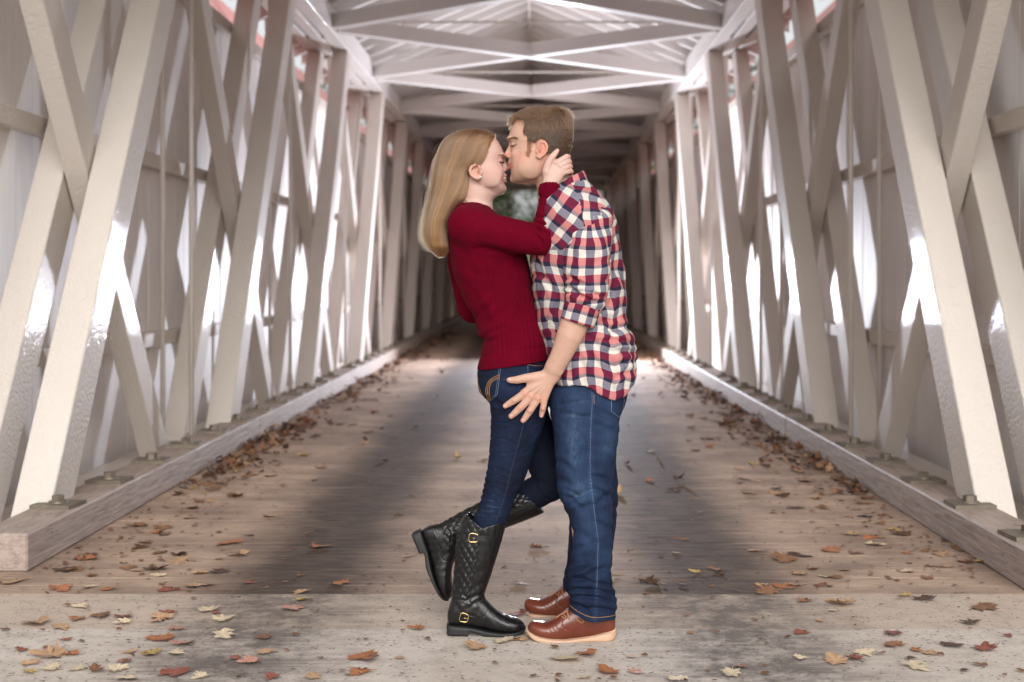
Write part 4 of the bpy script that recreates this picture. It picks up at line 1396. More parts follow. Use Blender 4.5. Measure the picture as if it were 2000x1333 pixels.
# --- long hair
hs = np.array([(253.0, 915, 942), (255.5, 905, 952), (259, 895, 961), (264, 884, 967), (270, 876, 966.5), (278, 869, 961), (288, 864, 957), (300, 859.5, 953.5), (312, 856, 949), (322, 853.5, 943), (328, 852.5, 932), (334, 851.5, 922.5), (345, 849.5, 920.5), (360, 847, 919.5),
               (375, 844.5, 917), (390, 842.5, 911), (403, 840, 900), (415, 837.5, 890), (430, 834.5, 882), (445, 832.5, 877.5), (460, 832, 877), (474, 835, 878), (485, 841, 879), (492, 847, 877), (497, 853, 873), (499.5, 858, 869)], float)
hyp = np.array([(253, 12), (255.5, 20), (259, 28), (264, 35), (270, 40), (278, 44), (288, 46), (300, 47.5), (312, 48), (330, 49), (345, 51), (375, 53), (403, 54), (430, 54), (460, 52), (485, 46), (492, 38), (497, 28), (499.5, 14)], float)
def hair_prof(v):
    return np.interp(v, hs[:, 0], hs[:, 1]), np.interp(v, hs[:, 0], hs[:, 2]), np.interp(v, hyp[:, 0], hyp[:, 1])
sk_v = [256, 259, 266, 276, 290, 299, 307, 316, 326, 336]
sk0 = [910, 901, 890, 881, 875, 873, 874, 877, 884, 897]; sk1 = [946, 955, 963.5, 972, 980.5, 983.5, 983, 981.5, 982, 984]; skh = [16, 23, 31, 37, 41, 41.5, 41.5, 41, 40, 38.5]
def hair_depth(u, v):
    """half depth in pixels of the hair at (u, v): never less than the skull"""
    a, b, h = hair_prof(v)
    c, r = (a + b) / 2, (b - a) / 2
    h1 = h * np.clip(1 - np.abs((u - c) / r)**2.6, 0, 1)**(1 / 2.2)
    s0, s1, sh = np.interp(v, sk_v, sk0), np.interp(v, sk_v, sk1), np.interp(v, sk_v, skh)
    sc, sr = (s0 + s1) / 2, (s1 - s0) / 2
    h2 = np.where(v < 340, (sh + 1.6) * np.clip(1 - np.abs((u - sc) / (sr + 1.5))**2.25, 0, 1)**(1 / 2.25), 0)
    return np.maximum(h1, h2)
F = Field((P(825, 0)[0], W - .115, P(0, 500)[2]), (P(972, 0)[0], W + .115, P(0, 250)[2]), 0.0034)
F.loft(zs([(r[0] - max(0, r[0] - 400) * 0.17, r[1] + 3 + max(0, r[0] - 400) * .05, r[2] - 2.5, W, (np.interp(r[0], hyp[:, 0], hyp[:, 1]) - 3 - max(0, r[0] - 400) * .06) * px) for r in hs]), 0, 'z', 2.4)
hV, hQ = F.skin(2)
hair_w = link('hair', quadmesh('hair', hV, hQ), M_HAIR_WB, woman)
rg = np.random.RandomState(11)
NS, KS = 5200, 22
strands, tone = [], []
for i in range(NS):
    side = -1 if rg.uniform() < 0.72 else 1
    s = math.cos(math.pi * rg.uniform(0.0, 1.0))
    s = float(np.clip(s * 0.995 + rg.normal() * 0.004, -0.998, 0.998))
    v0 = 254.5 + abs(rg.normal()) * 2.0 + (rg.uniform(0, 26) if rg.uniform() < .25 else 0)
    vend = 502 - abs(rg.normal()) * 9 + 3 * math.sin(s * 19) - (rg.uniform(0, 70) if rg.uniform() < 0.15 else 0)
    vv = v0 + (vend - v0) * np.linspace(0, 1, KS)**1.0
    a, b, h = hair_prof(vv)
    w_ = max(0.0, s)**5
    bs = np.interp(vv, [253, 262, 300, 360, 430, 500], [943, 962, 946, 917, 880, 871])
    bb = np.minimum(b, bs) * (1 - w_) + b * w_
    c, r = (a + bb) / 2, (bb - a) / 2
    clump = 0.022 * math.sin(s * 23.0 + side) + 0.012 * math.sin(s * 61 + 2 * side)
    drift = np.linspace(0, 1, KS) * (clump + rg.normal() * 0.035) + 0.014 * np.sin(vv * 0.045 + s * 9 + rg.uniform(0, .8))
    ss = np.clip(s + drift, -1.0, 1.0)
    fly = abs(rg.normal()) * 1.1 + (rg.uniform(0, 5) if rg.uniform() < 0.05 else 0)
    uu = c + (r + fly * (1 if s < 0 else 0.15)) * ss
    uu = np.where((vv < 330) & (uu > b - 0.5), b - 0.5, uu)
    grow = np.clip(np.linspace(0, 1, KS) * 5, 0, 1)
    dd = hair_depth(np.clip(uu, a + .2, b - .2), vv) + (0.6 + fly * 0.6) * grow
    pts = np.stack([(uu - VPX) * W / FPX, W + side * dd * px, EYE - (vv - VPY) * W / FPX], 1)
    strands.append(pts)
    tone.append(0.50 + 0.17 * float(waves(np.array([[math.acos(s), side * .3, 0]]), 2.2, 61)[0]) + 0.20 * float(waves(np.array([[math.acos(s), side * .3, 0]]), 15, 62)[0]) + rg.normal() * 0.16)
loose = []
for i in range(800):                                    # loose hairs off the back, bright against the light
    side = rg.choice([-1, 1])
    v0 = rg.uniform(258, 440)
    v1 = min(v0 + rg.uniform(35, 150), 493)
    t_ = np.linspace(0, 1, KS)
    vv = v0 + (v1 - v0) * t_
    a, b, h = hair_prof(np.minimum(vv, 499))
    amp = rg.gamma(1.7, 1.9 + 0.9 * (v0 > 320))
    out = amp * np.sin(math.pi * np.minimum(t_ * rg.uniform(.55, 1.0), 1))**0.8 + 1.1 * np.sin(t_ * rg.uniform(3, 11) + rg.uniform(0, 6)) * t_
    uu = a + 1.0 - out
    yy = W + side * rg.uniform(0, 22) * px
    loose.append(np.stack([(uu - VPX) * W / FPX, np.full(KS, yy), EYE - (vv - VPY) * W / FPX], 1))
for i in range(110):
    u0 = rg.uniform(885, 958); t_ = np.linspace(0, 1, KS)
    top = np.interp(u0, [884, 905, 925, 945, 960], [264, 256, 253, 254, 259])
    uu = u0 + (rg.uniform(-16, 10)) * t_
    vv = top + 2 - np.sin(t_ * math.pi * rg.uniform(.4, .7)) * rg.uniform(1, 4.5)
    loose.append(np.stack([(uu - VPX) * W / FPX, np.full(KS, W + rg.uniform(-12, 12) * px), EYE - (vv - VPY) * W / FPX], 1))
for i in range(700):                                    # fine hairs at the hairline, swept back to the ear
    v0 = rg.uniform(262, 322)
    a, b, h = hair_prof(v0)
    u0 = b + rg.normal() * 2.2 - 1.0
    t_ = np.linspace(0, 1, KS)
    v1 = v0 + rg.uniform(12, 40) * (1.2 if v0 < 300 else .5)
    u1 = u0 - rg.uniform(16, 34)
    vv = v0 + (v1 - v0) * t_**1.3
    uu = u0 + (u1 - u0) * t_
    side = -1 if rg.uniform() < 0.75 else 1
    s0, s1, sh = np.interp(vv, sk_v, sk0), np.interp(vv, sk_v, sk1), np.interp(vv, sk_v, skh)
    sc_, sr = (s0 + s1) / 2, (s1 - s0) / 2
    d0 = sh * np.clip(1 - np.abs((uu - sc_) / sr)**2.55, 0, 1)**(1 / 2.55)
    dd = d0 + 0.2 + 2.6 * np.clip(t_ * 2.2, 0, 1)
    strands.append(np.stack([(uu - VPX) * W / FPX, W + side * dd * px, EYE - (vv - VPY) * W / FPX], 1))
tone += [0.5 + 0.15 * rg.normal() for _ in range(len(strands) - len(tone))]
hair_object('hair_strands', np.array(strands), M_HAIR_W, hair_w, 0.00046, 0.00018, tone)

hair_object('loose_hairs', np.array(loose), M_HAIR_W, hair_w, 0.00020, 0.00010)
# ------------------------------------------------------------------ the man, seen from his left side, facing left and leaning down
YM = 4.945
man = tag(empty('person', (P(1120, 1250, YM)[0], YM, 0)), 'brown haired man in plaid shirt and jeans leaning down to kiss the woman', 'person')
W = YM
F = Field((P(975, 0)[0], W - 0.125, P(0, 405)[2]), (P(1135, 0)[0], W + 0.125, P(0, 208)[2]), 0.0020)
F.loft(zs([(215, 1044, 1084, W, 17 * px), (218, 1034, 1094, W, 24 * px), (224, 1024, 1102, W, 31 * px), (233, 1011, 1108, W, 37.5 * px), (246, 1001, 1112.5, W, 42 * px), (258, 995.8, 1114, W, 43.5 * px), (268, 993.6, 1113.5, W, 43.5 * px), (276, 994.5, 1112, W, 43 * px),
             (284, 997.5, 1110, W, 42 * px), (296, 998.5, 1105, W, 41 * px), (308, 998.0, 1098, W, 39.5 * px), (317, 995.6, 1090, W, 38.5 * px), (326, 996.8, 1080, W, 37.5 * px), (335, 998.2, 1070, W, 36 * px), (344, 999.0, 1060, W, 32 * px), (351, 1000.6, 1048, W, 26 * px), (356, 1004, 1037, W, 18 * px), (358.5, 1010, 1029, W, 9 * px)]), 0.0, 'z', 2.5)
F.tube(tp([(1078, 305, W, 34), (1080, 335, W, 35.5), (1086, 362, W, 38.5), (1096, 400, W, 46)]), 0.014, 0.95)
F.tube(tp([(1012, 346, W, 10), (1030, 342, W, 20), (1046, 336, W, 25)]), 0.012, 1.15)
for s in (-1, 1):
    el(F, 1036, 325, W + s * 29 * px, 18, 24, 0.012, 0.020)                         # cheek and jaw
    el(F, 1010, 302, W + s * 21 * px, 11, 9, 0.014, 0.012)                          # cheekbone
    el(F, 995.8, 270.5, W + s * 13 * px, 5.5, 4.2, 0.020, 0.008)                    # brow
    el(F, 993.5, 280.5, W + s * 19 * px, 6.0, 4.6, 0.013, 0.007, 0, 'cut')
    el(F, 1005.2, 282.2, W + s * 18 * px, 7.2, 5.6, 0.0125, 0.004)                  # closed lid
el(F, 1004.5, 350, W, 8.5, 8.5, 0.018, 0.010)                                       # chin
F.tube(tp([(999.5, 280.5, W, 4.2), (995.8, 291, W, 4.9), (990.6, 302.2, W, 5.5)]), 0.009, 0.95)
el(F, 990.0, 303.0, W, 5.0, 4.9, 0.0088, 0.003)
for s in (-1, 1):
    el(F, 995.0, 305.2, W + s * 6.4 * px, 5.8, 4.5, 0.0066, 0.006)
    el(F, 991.2, 309.9, W + s * 3.8 * px, 2.2, 1.0, 0.0022, 0.001, 0, 'cut')
F.tube(tp([(996.5, 314, W, 3.0), (995.4, 318.5, W, 3.6)]), 0.005, 2.6)
for s in (-1, 1):                                                                   # pursed lips
    F.tube(tp([(994.6, 320.4, W, 3.1), (996.8, 321.6, W + s * 6 * px, 2.7), (1001.5, 323.6, W + s * 12 * px, 1.4)]), 0.0025)
    F.tube(tp([(996.2, 327.2, W, 3.3), (998.0, 326.8, W + s * 6 * px, 2.9), (1001.5, 324.6, W + s * 12 * px, 1.4)]), 0.0025)
for s in (-1, 1):
    ye = W + s * 41 * px
    el(F, 1058.5, 292, ye, 10.5, 16.5, 0.0065, 0.004, 14)
    el(F, 1057.5, 291, ye + s * 0.0075, 6.4, 11.0, 0.0060, 0.003, 14, 'cut')
    el(F, 1054.0, 296, ye + s * 0.006, 3.2, 4.6, 0.0060, 0.002, 10, 'cut')
    rim = [(1050.5, 288, 2.2), (1051.5, 281, 2.5), (1057, 276.8, 2.8), (1064.5, 279, 3.0), (1068.5, 286.5, 3.0), (1067, 295.5, 2.8), (1061, 303, 2.9), (1054, 308.0, 3.6), (1049.5, 306, 3.2)]
    F.tube(tp([(a, b, ye + s * 0.0045, r) for a, b, r in rim]), 0.002)
    F.tube(tp([(1060, 285, ye + s * 0.002, 1.8), (1061, 292, ye + s * 0.002, 2.0), (1056.5, 300, ye + s * 0.002, 1.9)]), 0.002)
    el(F, 1048.5, 295.5, ye + s * 0.001, 2.3, 3.8, 0.0035, 0.003)
headV, headQ = F.skin(1)

# --- left forearm and spread hand on her hip
F = Field((P(975, 0, 4.8)[0], 4.68, P(0, 838, 4.77)[2]), (P(1170, 0, 4.75)[0], 4.86, P(0, 575, 4.77)[2]), 0.0018)
HY = 4.789
F.tube(tp([(1142, 585, 4.772, 27), (1127, 620, 4.768, 28.5), (1113, 655, 4.766, 26.0), (1098, 690, 4.774, 21.5), (1084, 717, 4.782, 18.5)]), 0.006, 0.82)
F.tube(tp([(1084, 717, 4.782, 18.5), (1076, 733, HY, 18.5)]), 0.006, 0.68)
kn = {'i': (1024.5, 769), 'm': (1038, 774.5), 'r': (1051, 778), 'p': (1063.5, 777.5)}
for key, r in (('i', 9.2), ('m', 8.8), ('r', 8.4), ('p', 7.6)):
    a, b = kn[key]
    F.tube(tp([(1075, 734, HY, 12.5), ((1075 + a) / 2, (734 + b) / 2, HY - .001, 10.5), (a, b, HY + .001, r)]), 0.007, 0.72)
el(F, 1050, 750, HY + .002, 22, 18, 0.012, 0.008, 30)
def fing(pts, k=0.0025):
    F.tube(tp(pts), k, 0.9)
fing([(1024.5, 769, HY - .0005, 8.2), (1012, 777.5, HY + .000, 7.3), (1003.5, 783.0, HY + .002, 7.2), (994, 789.0, HY + .006, 6.3), (987.3, 793.3, HY + .009, 5.4)])
fing([(1038, 774.5, HY - .0005, 8.2), (1024.5, 788.5, HY + .000, 7.6), (1015.5, 797.5, HY + .002, 7.5), (1005.0, 807.5, HY + .006, 6.5), (998.5, 813.3, HY + .009, 5.6)])
fing([(1051, 778, HY, 7.8), (1041.0, 793.5, HY + .001, 7.2), (1034.5, 803.5, HY + .003, 7.1), (1026.5, 815.5, HY + .007, 6.2), (1021.8, 821.8, HY + .010, 5.3)])
fing([(1063.5, 777.5, HY + .001, 7.0), (1061.8, 791.0, HY + .003, 6.2), (1060.3, 799.0, HY + .005, 6.0), (1058.2, 808.0, HY + .009, 5.2), (1057.4, 812.2, HY + .011, 4.6)])
F.tube(tp([(1060, 736, HY, 11.5), (1041, 738, HY - .002, 10.2), (1024, 739.5, HY - .003, 8.6), (1009, 742.6, HY - .001, 7.6), (998, 743.0, HY + .002, 6.3), (994.5, 742.6, HY + .004, 5.3)]), 0.006, 0.85)
for key in 'imr':
    a, b = kn[key]
    el(F, a, b, HY - .0110, 5.0, 4.5, 0.0034, 0.004)
    F.tube(tp([(1072, 740, HY - .0120, 1.5), (a + (1072 - a) * .3, b + (740 - b) * .3, HY - .0128, 1.9), (a, b, HY - .0105, 1.8)]), 0.003)
for a_, b_ in ((1003.5, 783.0), (1015.5, 797.5), (1034.5, 803.5), (1060.3, 799.0)):
    el(F, a_, b_, HY - .0075, 4.0, 3.4, 0.0034, 0.003)
el(F, 1092, 728, HY - .0165, 6, 6, 0.005, 0.006)                                      # wrist bone
handV, handQ = F.skin(1)

# --- the body under the clothes
F = Field((P(1020, 0)[0], YM - 0.26, -0.0), (P(1255, 0)[0], YM + 0.32, P(0, 350)[2]), 0.010)
F.loft(zs([(365, 1078, 1135, W, .06), (395, 1075, 1165, W, .13), (440, 1060, 1185, W, .165), (520, 1060, 1195, W, .15), (620, 1072, 1205, W, .135), (730, 1092, 1215, W, .14), (790, 1095, 1200, W, .13)]), 0, 'z')
F.tube(tp([(1140, 440, 4.80, 26), (1146, 530, 4.775, 24), (1140, 588, 4.772, 22), (1125, 625, 4.770, 20)]), 0.02)
F.tube(tp([(1140, 440, 5.10, 26), (1130, 560, 5.13, 24), (1040, 610, 5.16, 18), (985, 640, 5.155, 14)]), 0.02)
F.tube(tp([(1150, 770, 4.88, 46), (1145, 960, 4.85, 36), (1155, 1160, 4.815, 26)]), 0.02)
F.tube(tp([(1150, 770, 5.08, 46), (1155, 960, 5.12, 34), (1140, 1120, 5.18, 24)]), 0.02)
coreV, coreQ = F.skin(1)
V, Q = join([(headV, headQ), (handV, handQ), (coreV, coreQ)])
u, v = uv_of(V)
nh, nm_ = len(headV), len(handV)
hd = np.zeros(len(V)); hd[:nh] = 1
hn = np.zeros(len(V)); hn[nh:nh + nm_] = 1
cols = np.tile(np.array((0.545, 0.345, 0.262)), (len(V), 1))
cols = paint(cols, 0.55 * blob(u, v, 1018, 308, 18, 14) * hd, (0.60, 0.275, 0.205))
cols = paint(cols, 0.75 * blob(u, v, 988, 303, 8, 7) * hd, (0.60, 0.235, 0.18))
cols = paint(cols, 0.8 * blob(u, v, 1060, 292, 12, 19) * hd * (np.abs(V[:, 1] - W) > 0.058), (0.62, 0.215, 0.155))
cols = paint(cols, 0.5 * blob(u, v, 1064, 325, 14, 22) * hd, (0.58, 0.25, 0.185))
st_ = 0.75 * np.clip(blob(u, v, 1012, 345, 20, 14) + blob(u, v, 1030, 343, 20, 10) + 0.5 * blob(u, v, 1042, 322, 10, 20) + 0.6 * blob(u, v, 1001, 315, 6, 5), 0, 1)
cols = paint(cols, st_ * hd * (0.75 + 0.25 * waves(V, 300, 3)), (0.36, 0.225, 0.155))     # stubble
cols = paint(cols, 1.3 * np.maximum(blob(u, v, 996, 321, 5.5, 2.3, 15), blob(u, v, 997.5, 327, 5.5, 2.6, -12)) * hd, (0.50, 0.165, 0.13))
cols = paint(cols, 0.8 * blob(u, v, 1054, 296, 3.0, 4.2) * hd * (V[:, 1] < W - .05), (0.30, 0.085, 0.06))
for key in 'imrp':
    cols = paint(cols, 0.75 * hn * blob(u, v, kn[key][0], kn[key][1], 6, 5), (0.60, 0.255, 0.185))
for cu, cv in ((1003.5, 783), (1015.5, 797.5), (1034.5, 803.5), (1060.3, 799)):
    cols = paint(cols, 0.75 * hn * blob(u, v, cu, cv, 4.0, 3.6), (0.52, 0.21, 0.15))
for cu, cv, ro in ((988.0, 792.8, -30), (999.2, 812.6, -42), (1022.4, 820.8, -55), (1057.6, 811.5, -80), (995.5, 741.5, 0)):
    cols = paint(cols, 1.0 * hn * (blob(u, v, cu, cv, 4.6, 3.8, ro) > 0.36), (0.42, 0.19, 0.14))
    cols = paint(cols, 1.0 * hn * (blob(u, v, cu, cv, 4.6, 3.4, ro) > 0.50), (0.72, 0.47, 0.41))
cols = paint(cols, 0.35 * hn * np.clip(waves(V, 40, 21), 0, 1), (0.58, 0.29, 0.20))
body_m = link('body', quadmesh('body', V, Q, cols), M_SKIN, man)
DM = Drape(headV, headQ)
lashes('eyelashes', DM, [(1008.5, 282.2), (1005, 284.4), (1001.5, 285.2), (998.5, 284.6)], 80, 2.4, M_LASH, body_m, (-0.7, 0.6), 0.0006, 0.0005, 0.3, 5)
lashes('eyebrow', DM, [(1009, 271.5), (1003, 269.6), (997.5, 270.2), (993.5, 272)], 150, 4.0, M_BROW_M, body_m, (0.85, -0.15), 0.0006, 0.0004, 1.0, 6)

# --- shirt: body, collar, sleeves and turned-up cuff
T = 4.955
def plaid(V, cu, uu, vv, seed, warp=4.0):
    """cloth coordinates in photograph pixels -> check counts"""
    w1 = waves(V, 7, seed) * warp + waves(V, 18, seed + 1) * warp * 0.35
    w2 = waves(V, 7, seed + 2) * warp * 0.8 + waves(V, 18, seed + 3) * warp * 0.3
    return {'pu': (uu + w1) / 33.7, 'pv': (vv + w2) / 36.0}
F = Field((P(1020, 0)[0], T - 0.25, P(0, 790)[2]), (P(1255, 0)[0], T + 0.25, P(0, 340)[2]), 0.0038)
F.loft(zs([(348, 1098, 1141, T, .055), (354, 1091, 1145.5, T, .072), (362, 1082, 1154, T, .098), (375, 1066, 1167, T, .140), (391, 1054, 1180, T, .178), (415, 1047, 1196, T, .205), (435, 1041.5, 1204, T, .208), (460, 1037.5, 1209, T, .202), (496, 1036.5, 1213.5, T, .188), (540, 1038.5, 1219.5, T, .174), (588, 1042, 1222.5, T, .165),
             (634, 1050, 1225, T, .162), (648, 1054, 1232, T, .163), (660, 1058, 1238, T, .165), (696, 1067, 1242, T, .170), (735, 1074, 1242, T, .176), (755, 1079, 1238, T, .178), (785, 1086, 1228, T, .178)]), 0, 'z', 2.35)
F.tube(tp([(1086, 370, T, 36), (1080, 340, T, 40)]), 0.004, 0.92, 'cut')
hu = [1060, 1090, 1120, 1136, 1150, 1162, 1180, 1198, 1212, 1226, 1236, 1243, 1250]
hv_ = [749, 749.5, 747, 748, 754, 761, 771, 778, 771, 759, 748, 736, 720]
F.cut(lambda X, Y, Z: (EYE - (np.interp(VPX + FPX * X / T, hu, hv_) - VPY) * T / FPX) - Z, 0.004)
V, Q = F.skin(1)
N = normals(V, Q)
V = folds(V, N, [
    (1100, 560, 1060, 640, 6, .007), (1090, 600, 1070, 660, 6, .005), (1048, 530, 1085, 575, 6, .006), (1042, 500, 1060, 540, 5, .006), (1040, 540, 1075, 545, 5, .005),
    (1195, 500, 1215, 560, 6, .005), (1198, 560, 1222, 620, 7, .005), (1170, 650, 1235, 640, 7, .007), (1165, 668, 1240, 672, 6, .006), (1180, 690, 1242, 690, 6, .006), (1160, 640, 1215, 620, 8, .006),
    (1190, 720, 1242, 705, 6, .005), (1200, 740, 1240, 725, 6, .005), (1150, 690, 1180, 735, 8, .005), (1186, 690, 1205, 765, 7, .005), (1160, 700, 1166, 750, 7, .004), (1215, 680, 1222, 760, 6, .006), (1230, 670, 1236, 740, 5, .005),
    (1128, 690, 1140, 745, 8, .004), (1105, 710, 1118, 748, 7, .004), (1190, 430, 1205, 480, 7, .005), (1150, 380, 1180, 420, 9, .003), (1175, 600, 1190, 650, 9, .006), (1150, 655, 1175, 700, 7, .005), (1095, 640, 1075, 700, 7, .006), (1110, 650, 1090, 720, 7, .005), (1205, 600, 1190, 680, 7, .006), (1200, 520, 1190, 600, 6, .005), (1140, 400, 1175, 440, 8, .004)], 1.8)
V = V + N * (0.0022 * waves(V, 11, 31) + 0.0012 * waves(V, 26, 32))[:, None]
u, v = uv_of(V)
cx = np.interp(v, [348, 415, 540, 660, 780], [1118, 1122, 1129, 1148, 1156]); rx = np.interp(v, [348, 375, 415, 540, 660, 780], [25, 50, 75, 90, 90, 74])
th = np.arctan2((u - cx) / rx, -(V[:, 1] - T) / 0.18)
yoke = np.clip((412 - v) / 8, 0, 1) * np.clip((1150 - u) / 8, 0, 1)
w_ = np.clip((440 - v) / 40, 0, 1)
uu = (1128 + th * 92) * (1 - w_) + w_ * (1128 + (u - 1122) * 1.04) + np.where(v > 640, (v - 640) * 0.05, 0)
vv = v - 0.10 * (u - 1128) + np.where(u > 1200, (u - 1200) * 0.25, 0)
ca, sa = math.cos(R(-38)), math.sin(R(-38))
lim = np.interp(v, [350, 361, 378, 392, 404, 430, 490], [1112, 1117, 1126, 1131, 1134, 1138, 1138])
selq = ((u < lim) & (v < 488))[Q].sum(1) >= 2                # the front panel runs on the slant, sewn to the yoke along the shoulder
ur, vr = (u - 1128) * ca - (v - 400) * sa, (u - 1128) * sa + (v - 400) * ca
A = plaid(V, 0, uu, vv, 41, 5.0); B = plaid(V, 0, ur, vr, 41, 3.0)
V1, Q1 = pick(V, Q[~selq], np.ones(len(V), bool)); i1 = np.unique(Q[~selq])
V2, Q2 = pick(V, Q[selq], np.ones(len(V), bool)); i2 = np.unique(Q[selq])
VV, QQ = join([(V1, Q1), (V2, Q2)])
shirt = link('shirt', quadmesh('shirt', VV, QQ, None, {k: np.concatenate([A[k][i1], B[k][i2]]) for k in A}), M_PLAID, man)
DS = Drape(V, Q)
# near sleeve
F = Field((P(1075, 0, 4.75)[0], 4.64, P(0, 640, 4.75)[2]), (P(1215, 0, 4.8)[0], 4.93, P(0, 392, 4.75)[2]), 0.0034)
F.tube(tp([(1150, 442, 4.835, 44), (1149, 462, 4.812, 46.5), (1148, 500, 4.785, 46.5), (1146, 535, 4.775, 45.5), (1145, 560, 4.772, 43.5), (1144, 578, 4.772, 40)]), 0.01, 0.80)
F.tube(tp([(1144, 578, 4.772, 40), (1139, 595, 4.772, 36), (1134, 606, 4.772, 33)]), 0.008, 0.82)
el(F, 1152, 428, 4.835, 44, 24, 0.070, 0.02)
V, Q = F.skin(1)
N = normals(V, Q)
V = folds(V, N, [(1100, 545, 1150, 562, 5, .008), (1098, 556, 1135, 580, 5, .009), (1104, 572, 1160, 590, 4, .009), (1125, 570, 1185, 584, 5, .007), (1108, 538, 1130, 552, 4, .006), (1150, 590, 1186, 592, 5, .006), (1172, 560, 1192, 545, 6, .004),
                 (1105, 450, 1118, 520, 8, .004), (1180, 440, 1192, 520, 7, .003), (1125, 500, 1175, 505, 12, .003), (1120, 430, 1150, 420, 8, .002), (1110, 470, 1150, 480, 9, .003), (1150, 520, 1190, 510, 9, .003)], 1.5)
V = V + N * (0.0016 * waves(V, 12, 51) + 0.0007 * waves(V, 30, 52))[:, None]
u, v = uv_of(V)
cx = np.interp(v, [420, 500, 578, 610], [1150, 1148, 1144, 1134])
th = np.arctan2((u - cx) / 46.0, -(V[:, 1] - 4.785) / 0.066)
slv = link('sleeve', quadmesh('sleeve', V, Q, None, plaid(V, 0, 1130.5 + th * 50, v - 4 * np.cos(th) + 5.5, 61, 2.2)), M_PLAID, shirt)
# turned-up cuff
F = Field((P(1080, 0, 4.75)[0], 4.66, P(0, 655, 4.75)[2]), (P(1190, 0, 4.75)[0], 4.88, P(0, 570, 4.75)[2]), 0.0030)
F.tube(tp([(1143, 585, 4.772, 36.5), (1124, 637, 4.770, 34.5)]), 0, 0.92)
c0, c1 = P(1139, 596, 4.77), P(1127.5, 632, 4.77)
dx, dz = c1[0] - c0[0], c1[2] - c0[2]
L_ = math.hypot(dx, dz); dx /= L_; dz /= L_
F.cut(lambda X, Y, Z: (c0[0] - X) * dx + (c0[2] - Z) * dz, 0.003)
F.cut(lambda X, Y, Z: (X - c1[0]) * dx + (Z - c1[2]) * dz, 0.003)
F.tube(tp([(1129, 626, 4.771, 31), (1122, 646, 4.770, 31)]), 0.002, 0.9, 'cut')
F.tube(tp([(1143, 585, 4.772, 33), (1138, 601, 4.772, 32.5)]), 0.002, 0.9, 'cut')
V, Q = F.skin(1)
N = normals(V, Q)
V = V + N * (0.0016 * waves(V, 14, 71))[:, None]
u, v = uv_of(V)
al = ((u - 1135) * 0.945 + (v - 612) * 0.31); ac = -(u - 1135) * 0.31 + (v - 612) * 0.945
th = np.arctan2(al / 36.0, -(V[:, 1] - 4.771) / 0.058)
link('cuff', quadmesh('cuff', V, Q, None, plaid(V, 0, 1.0 + th * 38, ac + 18, 81, 1.5)), M_PLAID, shirt)
# far sleeve
F = Field((P(970, 0, 5.1)[0], 5.0, P(0, 680, 5.1)[2]), (P(1215, 0, 5.1)[0], 5.26, P(0, 395, 5.1)[2]), 0.0050)
F.tube(tp([(1150, 445, 5.085, 44), (1140, 540, 5.135, 40), (1125, 585, 5.145, 36), (1075, 606, 5.16, 31), (1050, 615, 5.165, 30)]), 0.01, 0.85)
V, Q = F.skin(1)
u, v = uv_of(V)
link('sleeve', quadmesh('sleeve', V, Q, None, plaid(V, 0, u, v, 91)), M_PLAID, shirt)
# collar: a folded band round the neck
cv_, cf_ = [], []
NT_, prof = 40, [(0.0, 0.0), (-1.0, -13), (3.0, -27), (7.0, -29), (11.0, -24), (16.0, -10), (18.5, 5.0), (15.5, 6.0)]
for i in range(NT_ + 1):
    a = 2 * math.pi * i / NT_
    back = math.cos(a)                                  # 1 at the nape, -1 at the throat
    uc = 1107 + 31 * back - 1.5
    vc = 372 - 14 * back + (10 * (1 - back) if back < -0.2 else 8 * (1 - back) * 0.6)
    yd = 0.066 * math.sin(a)
    for o, h in prof:
        hh = h * (0.95 if back > 0 else 0.72)
        k_ = 1 + o / 40.0
        cv_.append(P(uc + (31 * back) * (k_ - 1) + hh * 0.10, vc + hh + 2, YM + yd * k_))
m_ = len(prof)
for i in range(NT_):
    for j in range(m_):
        cf_.append((i * m_ + j, i * m_ + (j + 1) % m_, (i + 1) * m_ + (j + 1) % m_, (i + 1) * m_ + j))
cv_ = np.array(cv_)
u, v = uv_of(cv_)
th = np.array([2 * math.pi * (i // m_) / NT_ for i in range(len(cv_))])
hgt = np.array([prof[i % m_][1] + (26 if (i % m_) > 2 else -26) for i in range(len(cv_))], float)
collar = link('collar', quadmesh('collar', cv_, np.array(cf_), None, {'pu': th * 44 / 33.7 * 1.0 + 0.3, 'pv': (hgt + 5) / 36.0}), M_PLAID, shirt)
md = collar.modifiers.new('smooth', 'SUBSURF'); md.levels = 2; md.render_levels = 2

# --- jeans
J0 = 4.975
F = Field((P(1055, 0)[0], J0 - 0.27, P(0, 1232)[2]), (P(1240, 0)[0], J0 + 0.32, P(0, 725)[2]), 0.0038)
F.loft(zs([(728, 1078, 1232, 4.965, .165), (750, 1076, 1228, 4.965, .168), (784, 1075, 1220, 4.965, .168), (812, 1080, 1210, 4.965, .150), (830, 1090, 1200, 4.965, .12)]), 0, 'z', 2.3)
F.loft(zs([(760, 1074, 1226, 4.885, .092), (784, 1073, 1219, 4.882, .096), (812, 1075.5, 1211.5, 4.878, .097), (843, 1080, 1207.5, 4.873, .096), (879, 1084, 1203, 4.867, .094), (910, 1086, 1198.5, 4.862, .091), (945, 1089.5, 1196, 4.855, .089), (978, 1096, 1195.5, 4.849, .087), (1006, 1109.5, 1196, 4.843, .085), (1032, 1116.5, 1197, 4.838, .083),
             (1060, 1117.5, 1197.5, 4.833, .081), (1093, 1114, 1197, 4.828, .080), (1127, 1111.5, 1194.5, 4.822, .080), (1150, 1111.5, 1197.5, 4.818, .080), (1164, 1112, 1202, 4.816, .081), (1177, 1112, 1204, 4.815, .082), (1190, 1111, 1203, 4.815, .082), (1226, 1110, 1201, 4.815, .082)]), 0.02, 'z', 2.2)
